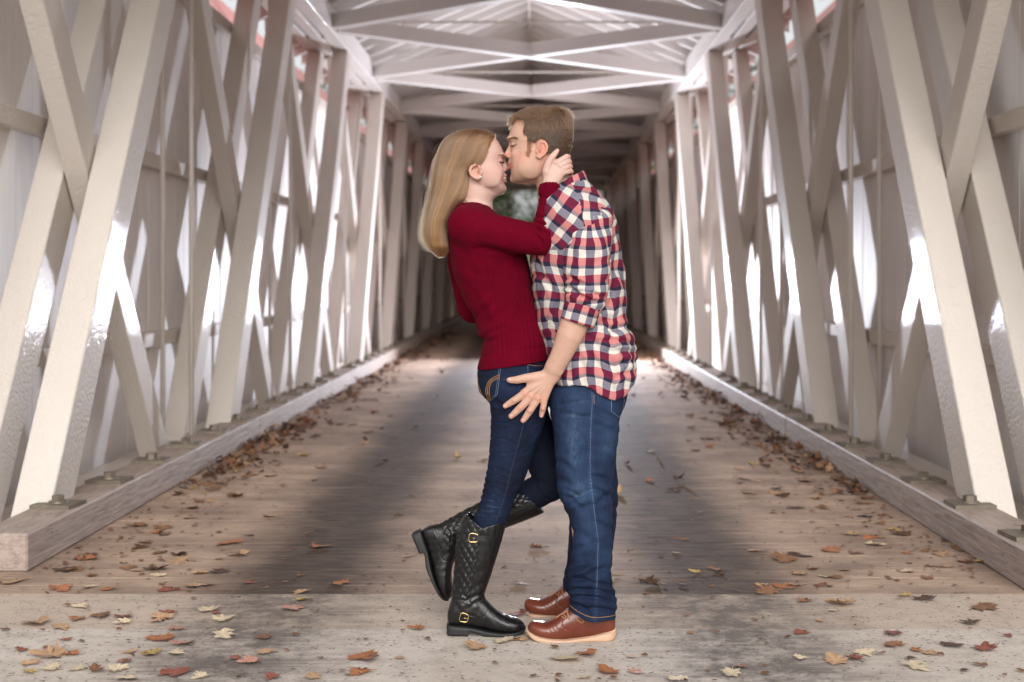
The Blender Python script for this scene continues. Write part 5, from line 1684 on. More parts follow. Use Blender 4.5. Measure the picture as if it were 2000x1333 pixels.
F.loft(zs([(760, 1080, 1218, 5.06, .085), (843, 1088, 1206, 5.09, .088), (910, 1094, 1204, 5.11, .085), (960, 1104, 1207, 5.13, .081), (1009, 1111, 1205, 5.15, .078), (1060, 1110, 1199, 5.165, .076), (1105, 1104, 1190, 5.178, .075), (1123, 1101, 1186, 5.182, .075), (1153, 1099, 1184, 5.186, .076), (1190, 1099, 1184, 5.186, .076)]), 0.02, 'z', 2.2)
nu, nv_ = [1100, 1111, 1120, 1130, 1142, 1155, 1170, 1185, 1195, 1202, 1210], [1184, 1190, 1197, 1204, 1210.5, 1214.5, 1215, 1213.5, 1212, 1210, 1208]
fu, fv2 = [1090, 1100, 1110, 1120, 1140, 1160, 1186], [1148, 1153, 1160, 1166, 1174, 1176, 1172]
def hemcut(X, Y, Z):
    un = VPX + FPX * X / Y
    vn = np.where(Y < 4.99, np.interp(un, nu, nv_), np.interp(un, fu, fv2))
    return (EYE - (vn - VPY) * Y / FPX) - Z
F.cut(hemcut, 0.003)
V, Q = F.skin(1)
N = normals(V, Q)
V = folds(V, N, [
    (1090, 772, 1155, 765, 5, .003), (1078, 800, 1150, 788, 6, .003), (1085, 812, 1160, 822, 6, .003), (1105, 830, 1155, 812, 5, .003), (1160, 800, 1210, 830, 8, .004), (1165, 830, 1205, 850, 7, .003),
    (1088, 935, 1125, 960, 8, .004), (1100, 985, 1150, 965, 8, .006), (1112, 1005, 1160, 985, 7, .005), (1098, 965, 1140, 1000, 7, .005), (1150, 930, 1196, 945, 6, .006), (1155, 955, 1196, 975, 6, .006), (1165, 985, 1197, 965, 7, .005),
    (1120, 1040, 1160, 1060, 9, .004), (1155, 1060, 1195, 1080, 9, .004), (1115, 1100, 1160, 1085, 9, .004), (1112, 1140, 1175, 1120, 7, .004), (1111, 1152, 1170, 1160, 5, .008), (1114, 1166, 1200, 1178, 5, .009), (1150, 1150, 1200, 1165, 5, .007),
    (1114, 1178, 1150, 1196, 5, .007), (1140, 1190, 1200, 1196, 5, .006), (1165, 1140, 1196, 1148, 5, .005), (1120, 905, 1150, 880, 9, .003), (1170, 870, 1203, 880, 8, .004), (1090, 900, 1120, 925, 7, .004), (1100, 955, 1135, 975, 5, .005), (1118, 1075, 1150, 1066, 6, .004), (1160, 1020, 1196, 1035, 7, .005), (1116, 1118, 1150, 1108, 5, .005), (1150, 1120, 1192, 1112, 6, .005), (1114, 1130, 1160, 1140, 5, .006)], 2.0, 4.98)
V = folds(V, N, [(1200, 945, 1209, 970, 4, .004), (1198, 985, 1208, 1000, 4, .004), (1100, 1125, 1112, 1135, 4, .006)], 1.0)
V = V + N * (0.0022 * waves(V, 9, 101) + 0.0010 * waves(V, 24, 102))[:, None]
u, v = uv_of(V)
nearm = V[:, 1] < 4.99
seam = np.interp(v, [745, 784, 843, 930, 993, 1009, 1059, 1161, 1210], [1156, 1157, 1153, 1152, 1160, 1161.5, 1168, 1165, 1163])
wear_and_shade = 0.20 + 0.10 * waves(V, 8, 103)
wear_and_shade += nearm * (0.25 * np.exp(-((u - np.interp(v, [780, 900, 1000, 1100], [1118, 1120, 1138, 1140])) / 22)**2) * np.clip((1100 - v) / 120, 0, 1))
wear_and_shade += nearm * 0.20 * np.exp(-((u - 1185) / 16)**2) * np.clip((1000 - v) / 200, 0, 1)
wear_and_shade += nearm * np.exp(-((u - seam) / 3.5)**2) * (0.18 + 0.14 * np.sin(v * 0.9))
wear_and_shade -= nearm * 0.12 * np.clip((v - 1080) / 60, 0, 1)
wear_and_shade += 0.18 * nearm * np.exp(-((v - np.interp(u, nu, nv_) + 2) / 3)**2)
wear_and_shade = np.where(nearm, wear_and_shade, 0.08)  # everything past the near leg gets one darker tone
for (u0, v0, u1, v1) in ((1078, 800, 1150, 788), (1085, 812, 1160, 822), (1100, 985, 1150, 965), (1150, 930, 1196, 945)):
    L = (u1 - u0)**2 + (v1 - v0)**2
    t_ = np.clip(((u - u0) * (u1 - u0) + (v - v0) * (v1 - v0)) / L, 0, 1)
    wear_and_shade += 0.14 * nearm * np.exp(-((np.hypot(u - u0 - t_ * (u1 - u0), v - v0 - t_ * (v1 - v0) + 5) / 3)**2))
jeans_m = link('jeans', quadmesh('jeans', V, Q, None, {'wear_and_shade': wear_and_shade}), M_DENIM_M, man)
DK = Drape(V, Q)
stitch('side_seam', [(1156, 766), (1157, 784), (1153.5, 843), (1152.5, 900), (1153, 930), (1160, 993), (1162, 1010), (1168.5, 1059), (1167, 1100), (1165.5, 1150)], DK, plain('jeans_seam', (0.075, 0.115, 0.20), 0.8), jeans_m, 0.0011, 0.0002)
stitch('side_seam', [(1160, 772), (1160.5, 790)], DK, M_STITCH, jeans_m, 0.0009)
stitch('hem_stitching', [(a, b - 8.5) for a, b in zip(nu[1:-1], nv_[1:-1])], DK, M_STITCH, jeans_m, 0.0009)
stitch('pocket_edge', [(1194, 779), (1194, 804), (1209, 815), (1213, 812), (1220, 780)], DK, M_STITCH_L, jeans_m, 0.0009)
stitch('pocket_edge', [(1200, 783), (1218, 772)], DK, M_STITCH_L, jeans_m, 0.0009)

# --- shoes
def shoe(nm, y, dv, du, sc, label=None):
    """toe points left; drawn for the near shoe, moved by du, dv pixels for the far one"""
    def q(rows, wide):
        return xs_([(u * sc + du, a * sc + dv, b * sc + dv, y + (yo if True else 0), hy) for u, a, b, yo, hy in rows])
    F = Field((P(1005, 0, y)[0], y - .10, -0.02), (P(1220, 0, y)[0], y + .10, P(0, 1130, y)[2]), 0.0022)
    up = [(1031, 1223, 1231, .0, .010), (1034, 1217, 1235, -.002, .024), (1041, 1213.5, 1240, -.003, .034), (1052, 1214.5, 1244, -.004, .042), (1065, 1215, 1247, -.004, .046), (1080, 1209, 1249, -.003, .047), (1095, 1199.5, 1250, -.002, .045), (1110, 1188, 1250, 0, .042),
          (1130, 1176, 1249, 0, .039), (1150, 1170, 1248, 0, .038), (1175, 1172, 1245, 0, .037), (1190, 1184, 1242, 0, .035), (1198, 1196, 1239, 0, .027), (1201.5, 1208, 1233, 0, .014)]
    F.loft(q(up, 0), 0, 'x', 2.3)
    V, Q = F.skin(1)
    N = normals(V, Q)
    u, v = uv_of(V)
    bu, bv = (u - du) / sc, (v - dv) / sc
    g = lambda pts, w, d: sum(-d * np.exp(-(np.hypot(bu - a0 - np.clip(((bu - a0) * (a1 - a0) + (bv - b0) * (b1 - b0)) / ((a1 - a0)**2 + (b1 - b0)**2), 0, 1) * (a1 - a0), bv - b0 - np.clip(((bu - a0) * (a1 - a0) + (bv - b0) * (b1 - b0)) / ((a1 - a0)**2 + (b1 - b0)**2), 0, 1) * (b1 - b0)) / w)**2) for (a0, b0), (a1, b1) in zip(pts[:-1], pts[1:]))
    dd = g([(1097, 1209), (1098, 1222), (1104, 1229), (1114, 1234), (1122, 1246)], 1.2, .0016)
    dd += g([(1066, 1222), (1074, 1234)], 2.0, .0010) + g([(1073, 1219), (1081, 1232)], 2.0, .0012) + g([(1081, 1217), (1088, 1230)], 2.0, .0010)
    V = V + N * dd[:, None]
    sh = link(nm, quadmesh(nm, V, Q), M_SHOE, man)
    F = Field((P(1005, 0, y)[0], y - .10, -0.02), (P(1220, 0, y)[0], y + .10, P(0, 1195, y)[2]), 0.0020)
    so = [(1026.5, 1228, 1233, .0, .012), (1029, 1227, 1236, -.001, .024), (1036, 1231.5, 1242, -.003, .037), (1047, 1236.5, 1248.5, -.004, .046), (1063, 1240.5, 1250.8, -.004, .052), (1085, 1243, 1251.5, -.003, .053), (1105, 1244, 1251.5, -.001, .050), (1130, 1241.5, 1250, 0, .044), (1155, 1237, 1249.5, 0, .043), (1180, 1231, 1250.5, 0, .043), (1194, 1227, 1249, 0, .037), (1201, 1225, 1244, 0, .025), (1204, 1226, 1238, 0, .012)]
    F.loft(q(so, 1), 0, 'x', 4.0)
    V2, Q2 = F.skin(1)
    N2 = normals(V2, Q2)
    u, v = uv_of(V2)
    bu, bv = (u - du) / sc, (v - dv) / sc
    top = np.interp(bu, [r[0] for r in so], [r[1] for r in so]); bot = np.interp(bu, [r[0] for r in so], [r[2] for r in so])
    f = (bv - top) / np.maximum(bot - top, 1)
    grooves = (np.exp(-((f - .35) / .07)**2) + np.exp(-((f - .6) / .07)**2)) * np.clip((bu - 1120) / 30, 0, 1) + 0.6 * np.exp(-((f - .30) / .09)**2) * (bu < 1120)
    V2 = V2 - N2 * (0.0012 * grooves)[:, None]
    link('sole', quadmesh('sole', V2, Q2), M_SOLE_T, sh)
    D = Drape(V, Q)
    T_ = lambda pts: [(a * sc + du, b * sc + dv) for a, b in pts]
    for pts, r in (([(1084, 1209), (1096, 1202), (1110, 1193)], .0030), ([(1100, 1199), (1106, 1207)], .0024), ([(1108, 1194), (1110, 1204), (1112, 1210)], .0028), ([(1124, 1208), (1130, 1213), (1137, 1217.5), (1140, 1214), (1138, 1209)], .0028), ([(1095, 1203), (1103, 1209)], .0022)):
        ln = D.line(T_(pts), .0016, 3)
        if len(ln) > 2:
            link('lace', tube_mesh('lace', ln, r, 6), M_LACE, sh)
    return sh
shoe('shoe', 4.82, 0, 0, 1.0)
shoe('shoe', 5.185, 1193 - 1238 * 0.955, 1019.5 - 1026.5 * 0.955, 0.955)

# --- short hair
W = YM
cap = [(211.5, 1046, 1082, 14), (213.5, 1034, 1092, 22), (217, 1022, 1101, 29), (223, 1011, 1108, 35.5), (232, 1001, 1113, 41), (240, 997, 1115.5, 43.5), (250, 996, 1118, 45.5), (262, 994, 1119, 46.3), (275, 993, 1118.5, 46), (288, 996, 1116.5, 45), (300, 996, 1113, 43.6), (310, 996, 1109.5, 42), (320, 996, 1105, 40)]
F = Field((P(980, 0)[0], W - 0.12, P(0, 325)[2]), (P(1130, 0)[0], W + 0.12, P(0, 203)[2]), 0.0026)
F.loft(zs([(a, b, c, W, d * px) for a, b, c, d in cap]), 0, 'z', 2.35)
hl_v = [205, 229, 234, 240, 248, 255, 262, 267, 271, 280, 289, 297, 303, 308, 309]
hl_u = [985, 993, 1012, 1024, 1025, 1022.5, 1021, 1024, 1029, 1030.5, 1031, 1029.5, 1027.5, 1029, 1050]
bl_v = [205, 262, 268, 275, 285, 300, 312, 322]
bl_u = [1200, 1200, 1200, 1200, 1200, 1200, 1200, 1200]
def hairline(X, Y, Z):
    uu = VPX + FPX * X / W; vv = VPY - FPX * (Z - EYE) / W
    lim = np.interp(vv, hl_v, hl_u)
    mid = np.clip(1 - np.abs(Y - W) / (26 * px), 0, 1)           # the fringe reaches further forward in the middle
    lim = lim - np.where(vv < 262, 0, 0) - mid * np.interp(vv, [226, 232, 244, 250], [2, 14, 26, 4])
    a = (lim - uu) * S0
    # clear the ear and the cheek in front of it
    ear = np.sqrt(((uu - 1057) / 13.0)**2 + ((vv - 294) / 18.5)**2)
    b = (1 - ear) * 0.02
    cheek = np.minimum((uu - 1038), np.minimum(1066 - uu, vv - 283)) * S0
    cheek = np.maximum(cheek, np.minimum(1041 - uu, vv - 281) * S0)
    low = (vv - np.interp(uu, [1000, 1028, 1038, 1039, 1066, 1072, 1085, 1100, 1112], [309, 309, 309, 309, 309, 303, 312, 318, 318])) * S0
    return np.maximum(np.maximum(np.maximum(a, b), cheek), low)
F.cut(hairline, 0.003)
V, Q = F.skin(1)
N = normals(V, Q)
V = V + N * (0.0005 * waves(V, 45, 111))[:, None]
hair_m = link('hair', quadmesh('hair', V, Q), M_HAIR_MB, man)
fn = np.cross(V[Q[:, 2]] - V[Q[:, 0]], V[Q[:, 3]] - V[Q[:, 1]])
ar = np.linalg.norm(fn, axis=1); fn /= ar[:, None] + 1e-12
fc = V[Q].mean(1)
cen = np.array((P(1060, 265, W)))
ok = ((fc - cen) * fn).sum(1) > 0.018
ok &= (fc[:, 1] < W + 0.06)
pr = ar * ok; pr /= pr.sum()
rg = np.random.RandomState(21)
NSM, KM = 9500, 7
pickf = rg.choice(len(Q), NSM, p=pr)
w4 = rg.dirichlet((1, 1, 1, 1), NSM)
pos = (V[Q[pickf]] * w4[:, :, None]).sum(1); nor = fn[pickf]
u, v = uv_of(pos)
top = np.clip((246 - v) / 18, 0, 1)[:, None]
whorl = np.clip((u - 1075) / 30, 0, 1)[:, None]
dtop = np.array((-1.0, 0, 0.10)) * (1 - whorl) + np.array((0.25, 0, -0.9)) * whorl
dside = np.stack([0.35 + 0.25 * np.clip((u - 1050) / 50, -1, 1), np.zeros(NSM), -np.ones(NSM)], 1)
d = dtop * top + dside * (1 - top) + rg.normal(size=(NSM, 3)) * 0.16
clump = waves(pos, 55, 131)
d += np.stack([clump * 0.25, np.zeros(NSM), clump * 0.10], 1)
d -= nor * (d * nor).sum(1)[:, None]
d /= np.linalg.norm(d, axis=1)[:, None]
lift_ = (0.22 * top[:, 0] + 0.20)[:, None]
ln = (np.where(v < 240, 0.026, np.interp(v, [240, 262, 300], [0.022, 0.016, 0.010])) * rg.uniform(0.7, 1.2, NSM))[:, None]
tt = np.linspace(0, 1, KM)
strands = np.stack([pos - nor * 0.002 + d * ln * t_ + nor * ln * lift_ * (t_ * (1.15 - t_) * 2.0) + np.array((0, 0, -1)) * ln * 0.25 * t_**2 * top for t_ in tt], 1)
ex, ext = [], []
for i in range(240):                                    # the tuft standing up at the crown
    u0, v0 = 1080 + rg.uniform(0, 32), 0
    v0 = np.interp(u0, [1078, 1092, 1101, 1108, 1113], [212, 213, 217.5, 223.5, 232]) + 1
    ang = R(rg.uniform(-50, 10)); L_ = rg.uniform(6, 19)
    yy = W + rg.uniform(-16, 16) * px
    uu = u0 + L_ * np.cos(ang) * tt; vv = v0 + L_ * np.sin(ang) * tt * (1 - .35 * tt) + 3 * tt**2
    ex.append(np.stack([(uu - VPX) * W / FPX, np.full(KM, yy), EYE - (vv - VPY) * W / FPX], 1))
for i in range(420):                                    # fringe over the forehead
    u0 = rg.uniform(996, 1018); v0 = np.interp(u0, [994, 1002, 1011, 1022], [238, 231, 223.5, 217.5])
    L_ = rg.uniform(8, 17); yy = W + rg.uniform(-24, 18) * px
    uu = u0 - L_ * 0.62 * tt + 3 * tt**2; vv = v0 + rg.uniform(-1, 5) + L_ * 0.95 * tt**1.2
    uu = np.maximum(uu, 994.2 + rg.uniform(0, 3))
    ex.append(np.stack([(uu - VPX) * W / FPX, np.full(KM, yy), EYE - (vv - VPY) * W / FPX], 1))
for i in range(520):                                    # sideburn
    u0, v0 = 1033.5 + rg.normal() * 2.6, rg.uniform(272, 306)
    q = DM(u0 - (v0 > 296) * 2, v0, 0.0006)
    if q is None:
        continue
    e_ = np.array(q) + np.array((0.0006 * rg.normal(), -0.0012, -0.0055))
    ex.append(np.stack([np.array(q) * (1 - t_) + e_ * t_ for t_ in tt]))
strands = np.concatenate([strands, np.array(ex)])
tone = np.clip(0.52 + 0.16 * np.concatenate([clump, np.zeros(660), -1.0 * np.ones(len(ex) - 660)]) + 0.10 * rg.normal(size=len(strands)), 0.15, 1)
hair_object('hair_strands', strands, M_HAIR_M, hair_m, 0.00042, 0.00018, tone)
# ------------------------------------------------------------------ trees beyond the far portal and along the creek
def bark():
    t = NT('tree_bark')
    f = t.noise(t.tex((6, 6, 1.2), 'World'), 4, 5, 0.7)
    t.bsdf(t.mix(t.ramp(f, [(0.3, 0.0), (0.7, 1.0)]), (0.05, 0.038, 0.03), (0.14, 0.11, 0.09)), 0.9, t.bump(f, 0.8, 0.03))
    return t.m
def foliage(name, c0, c1):
    t = NT(name)
    v = t.tex((1, 1, 1), 'World')
    f = t.noise(v, 1.1, 4, 0.7)
    g = t.noise(v, 9, 2, 0.6)
    col = t.mix(t.ramp(t.math('MULTIPLY_ADD', g, 0.5, t.math('MULTIPLY', f, 0.5)), [(0.35, 0.0), (0.65, 1.0)]), c0, c1)
    p = t.bsdf(col, 0.55)
    tr = t.n('ShaderNodeBsdfTranslucent'); t.l(col, tr.inputs['Color'])
    mx = t.n('ShaderNodeMixShader'); mx.inputs[0].default_value = 0.35
    t.l(p.outputs[0], mx.inputs[1]); t.l(tr.outputs[0], mx.inputs[2]); t.l(mx.outputs[0], t.out.inputs['Surface'])
    return t.m
M_BARK = bark()
M_FOL = [foliage('green_foliage', (0.025, 0.050, 0.012), (0.085, 0.125, 0.035)), foliage('dark_foliage', (0.018, 0.036, 0.014), (0.055, 0.085, 0.030)), foliage('yellowing_foliage', (0.07, 0.075, 0.015), (0.19, 0.16, 0.04))]
def tree_meshes(seed, h, rad, low):
    rg = np.random.RandomState(seed)
    segs = []
    trunk = [(0, 0, -0.2), (rg.normal() * .1, rg.normal() * .1, h * .3), (rg.normal() * .25, rg.normal() * .25, h * .6), (rg.normal() * .3, rg.normal() * .3, h * .9)]
    tm = tube_mesh('trunk', trunk, [0.17 * h / 9, .13 * h / 9, .08 * h / 9, .02], 8)
    bm = bmesh.new(); bm.from_mesh(tm)
    clumps = []
    for i in range(26):
        z = h * rg.uniform(low, 1.0)
        a = rg.uniform(0, 6.283)
        rr = rad * math.sqrt(max(0.05, 1 - ((z / h - 0.5) / 0.55)**2)) * rg.uniform(.35, 1.0)
        c = np.array((rr * math.cos(a), rr * math.sin(a), z))
        clumps.append((c, rad * rg.uniform(.22, .42)))
        b0 = np.array((0, 0, max(z - rr * .7, h * .12)))
        me = tube_mesh('limb', [b0, (b0 + c) / 2 + np.array((0, 0, .2)), c], [.05, .03, .012], 5)
        bm.from_mesh(me)
    bm.to_mesh(tm); bm.free()
    for p in tm.polygons: p.use_smooth = True
    vs_, fs_ = [], []
    for c, r in clumps:
        for k in range(150):
            d = rg.normal(size=3); d /= np.linalg.norm(d)
            p = c + d * r * rg.uniform(.45, 1.05) * np.array((1, 1, .75))
            a = rg.normal(size=3); a /= np.linalg.norm(a); b = np.cross(a, rg.normal(size=3)); b /= np.linalg.norm(b) + 1e-6
            s = rg.uniform(.06, .13)
            i0 = len(vs_)
            vs_ += [p - a * s, p + b * s * .55, p + a * s, p - b * s * .55]
            fs_.append((i0, i0 + 1, i0 + 2, i0 + 3))
    return tm, pydata('crown', vs_, fs_)
TV = [tree_meshes(1, 9.0, 2.6, .14), tree_meshes(2, 12.0, 3.0, .22), tree_meshes(3, 5.5, 2.2, .06)]
spots = [(-8.0, 55, 0, 0, 'green leafy tree just left of the far road'), (-5.2, 62, 2, 1, 'dark low tree at the left edge of the far road'), (-1.9, 67, 0, 0, 'green tree standing in the gap between the two faces'),
         (-1.1, 61, 2, 0, 'low green bush tree filling the gap under the kiss'), (0.6, 74, 1, 1, 'tall dark tree straight behind the couple at the far end'), (5.4, 61, 2, 2, 'yellowing low tree right of the far road'), (8.2, 56, 0, 0, 'green leafy tree just right of the far road'),
         (-9.5, 62, 1, 1, 'tall dark tree far left beyond the bridge end'), (9.5, 63, 1, 0, 'tall green tree far right beyond the bridge end'), (-4.6, 70, 1, 0, 'tall green tree behind the low dark one'), (4.8, 71, 0, 2, 'yellowing tree behind the low yellow one'),
         (-11, 16, 1, 0, 'tall green tree outside the left wall of the bridge, nearest the road'), (-10, 30, 0, 2, 'yellowing tree outside the left wall, halfway along'), (11, 19, 0, 0, 'green tree outside the right wall, nearest the road'), (10.5, 34, 1, 1, 'tall dark tree outside the right wall, halfway along')]
for i, (x, y, k, m, lab) in enumerate(spots):
    r = tag(empty('tree', (x, y, ground_h(x, y))), lab, 'tree', 'trees around the bridge')
    tm, cm = TV[k]
    for nm_, me, mt in (('trunk', tm, M_BARK), ('crown', cm, M_FOL[m])):
        o = bpy.data.objects.new(nm_, me); COL.objects.link(o)
        if not me.materials: me.materials.append(mt)
        o.material_slots[0].link = 'OBJECT'; o.material_slots[0].material = mt
        o.parent = r
    r.rotation_euler = (0, 0, i * 1.7)
    s_ = 0.9 + 0.03 * (i % 7)
    r.scale = (s_, s_, s_)

# ------------------------------------------------------------------ fallen maple leaves
LC = {'orange': ((0.26, 0.085, 0.032), (0.42, 0.175, 0.075)), 'rust red': ((0.165, 0.045, 0.030), (0.30, 0.095, 0.058)), 'tan': ((0.34, 0.19, 0.10), (0.52, 0.34, 0.205)), 'cream': ((0.50, 0.38, 0.25), (0.68, 0.565, 0.40)),
      'dark brown': ((0.045, 0.022, 0.014), (0.115, 0.058, 0.032)), 'yellow': ((0.33, 0.21, 0.07), (0.50, 0.36, 0.13)), 'brown': ((0.150, 0.068, 0.034), (0.275, 0.140, 0.072)), 'pinkish': ((0.34, 0.150, 0.110), (0.52, 0.275, 0.205))}
def leaf_mat(name, c0, c1):
    t = NT(name.replace(' ', '_') + '_leaf')
    v = t.tex((1, 1, 1))
    oi = t.n('ShaderNodeObjectInfo')
    ad = t.n('ShaderNodeVectorMath', operation='ADD')
    t.l(v, ad.inputs[0]); t.l(oi.outputs['Location'], ad.inputs[1])
    f = t.noise(ad.outputs[0], 28, 4, 0.65)
    col = t.mix(t.ramp(f, [(0.32, 0.0), (0.68, 1.0)]), c0, c1)
    vein = t.attr('vein').outputs['Fac']
    col = t.mix(t.math('MULTIPLY', vein, 0.35), col, tuple(min(1, x * 1.5 + .03) for x in c1))
    spots_ = t.noise(ad.outputs[0], 120, 2, 0.6)
    col = t.mix(t.ramp(spots_, [(0.64, 0.0), (0.72, 0.6)]), col, tuple(x * .3 for x in c0))
    col = rnd_tint(t, col, 0.12)
    t.bsdf(col, 0.62, t.bump(f, 0.4, 0.004))
    return t.m
M_LEAF = {k: leaf_mat(k, *c) for k, c in LC.items()}
OUT = [(0, 0.0), (.12, -.05), (.32, -.13), (.33, .0), (.47, .05), (.44, .15), (.52, .31), (.42, .30), (.36, .36), (.43, .58), (.31, .57), (.22, .62), (.16, .80), (0, .97)]
def leaf_geo(rg, curl, fold):
    """maple leaf of unit size: stem, mid ring and lobed outline; curled and crumpled"""
    o = [(x * rg.uniform(.72, 1.12), y * rg.uniform(.88, 1.08)) for x, y in OUT]
    pts = o + [(-x * rg.uniform(.75, 1.12), y * rg.uniform(.94, 1.05)) for x, y in o[-2:0:-1]]
    if rg.uniform() < .45:                                   # a torn lobe
        k0 = rg.randint(2, len(pts) - 5)
        for k in range(k0, k0 + 4):
            pts[k] = (pts[k][0] * .55, pts[k][1] * .6 + .12)
    n = len(pts)
    c = (0, .30)
    vv = [(c[0], c[1])] + [(c[0] + (x - c[0]) * .52, c[1] + (y - c[1]) * .52) for x, y in pts] + pts
    ph = rg.uniform(0, 6.28, 3)
    a = rg.uniform(0, 6.28)
    def z(x, y):
        d = (x * math.cos(a) + (y - .3) * math.sin(a))
        r2 = x * x + (y - .3)**2
        return curl * (1.3 * d * d + .35 * r2) + fold * abs(x) * .55 + .045 * math.sin(9 * x + ph[0]) * math.sin(8 * y + ph[1]) * (0.4 + curl + r2 * 2)
    V = [(x, y - .35, z(x, y)) for x, y in vv]
    F_ = []
    for i in range(n):
        j = (i + 1) % n
        F_ += [(0, 1 + i, 1 + j), (1 + i, 1 + n + i, 1 + n + j), (1 + i, 1 + n + j, 1 + j)]
    b = len(V)
    sx_ = rg.uniform(-.12, .12)
    V += [(-.012, -.35, z(0, 0)), (.012, -.35, z(0, 0)), (sx_ + .008, -.72, .04), (sx_ - .008, -.72, .04)]
    F_.append((b, b + 1, b + 2, b + 3))
    lob = {0, 2, 6, 9, 13, n - 9, n - 6, n - 2}
    vein = [1.0] + [(1.0 if i in lob else 0.0) for i in range(n)] + [(0.7 if i in lob else 0.0) for i in range(n)] + [1.0] * 4
    zmin = min(p[2] for p in V)
    return [(x, y, q - zmin) for x, y, q in V], F_, vein
def leaf_mesh(seed, curl, fold):
    V, F_, ve = leaf_geo(np.random.RandomState(seed), curl, fold)
    me = pydata('maple_leaf', V, F_, True)
    at_ = me.attributes.new('vein', 'FLOAT', 'POINT'); at_.data.foreach_set('value', ve)
    me.materials.append(M_LEAF['tan'])
    return me
SHAPES = [leaf_mesh(i, c, f) for i, (c, f) in enumerate([(.10, .0), (.16, .1), (.25, .0), (.35, .2), (.55, .1), (.9, .3), (.12, .25), (.2, -.1), (.4, .0), (.7, .2), (.22, .15), (.3, .35), (.5, .3), (.18, -.15), (.8, .1), (.14, .05)])]
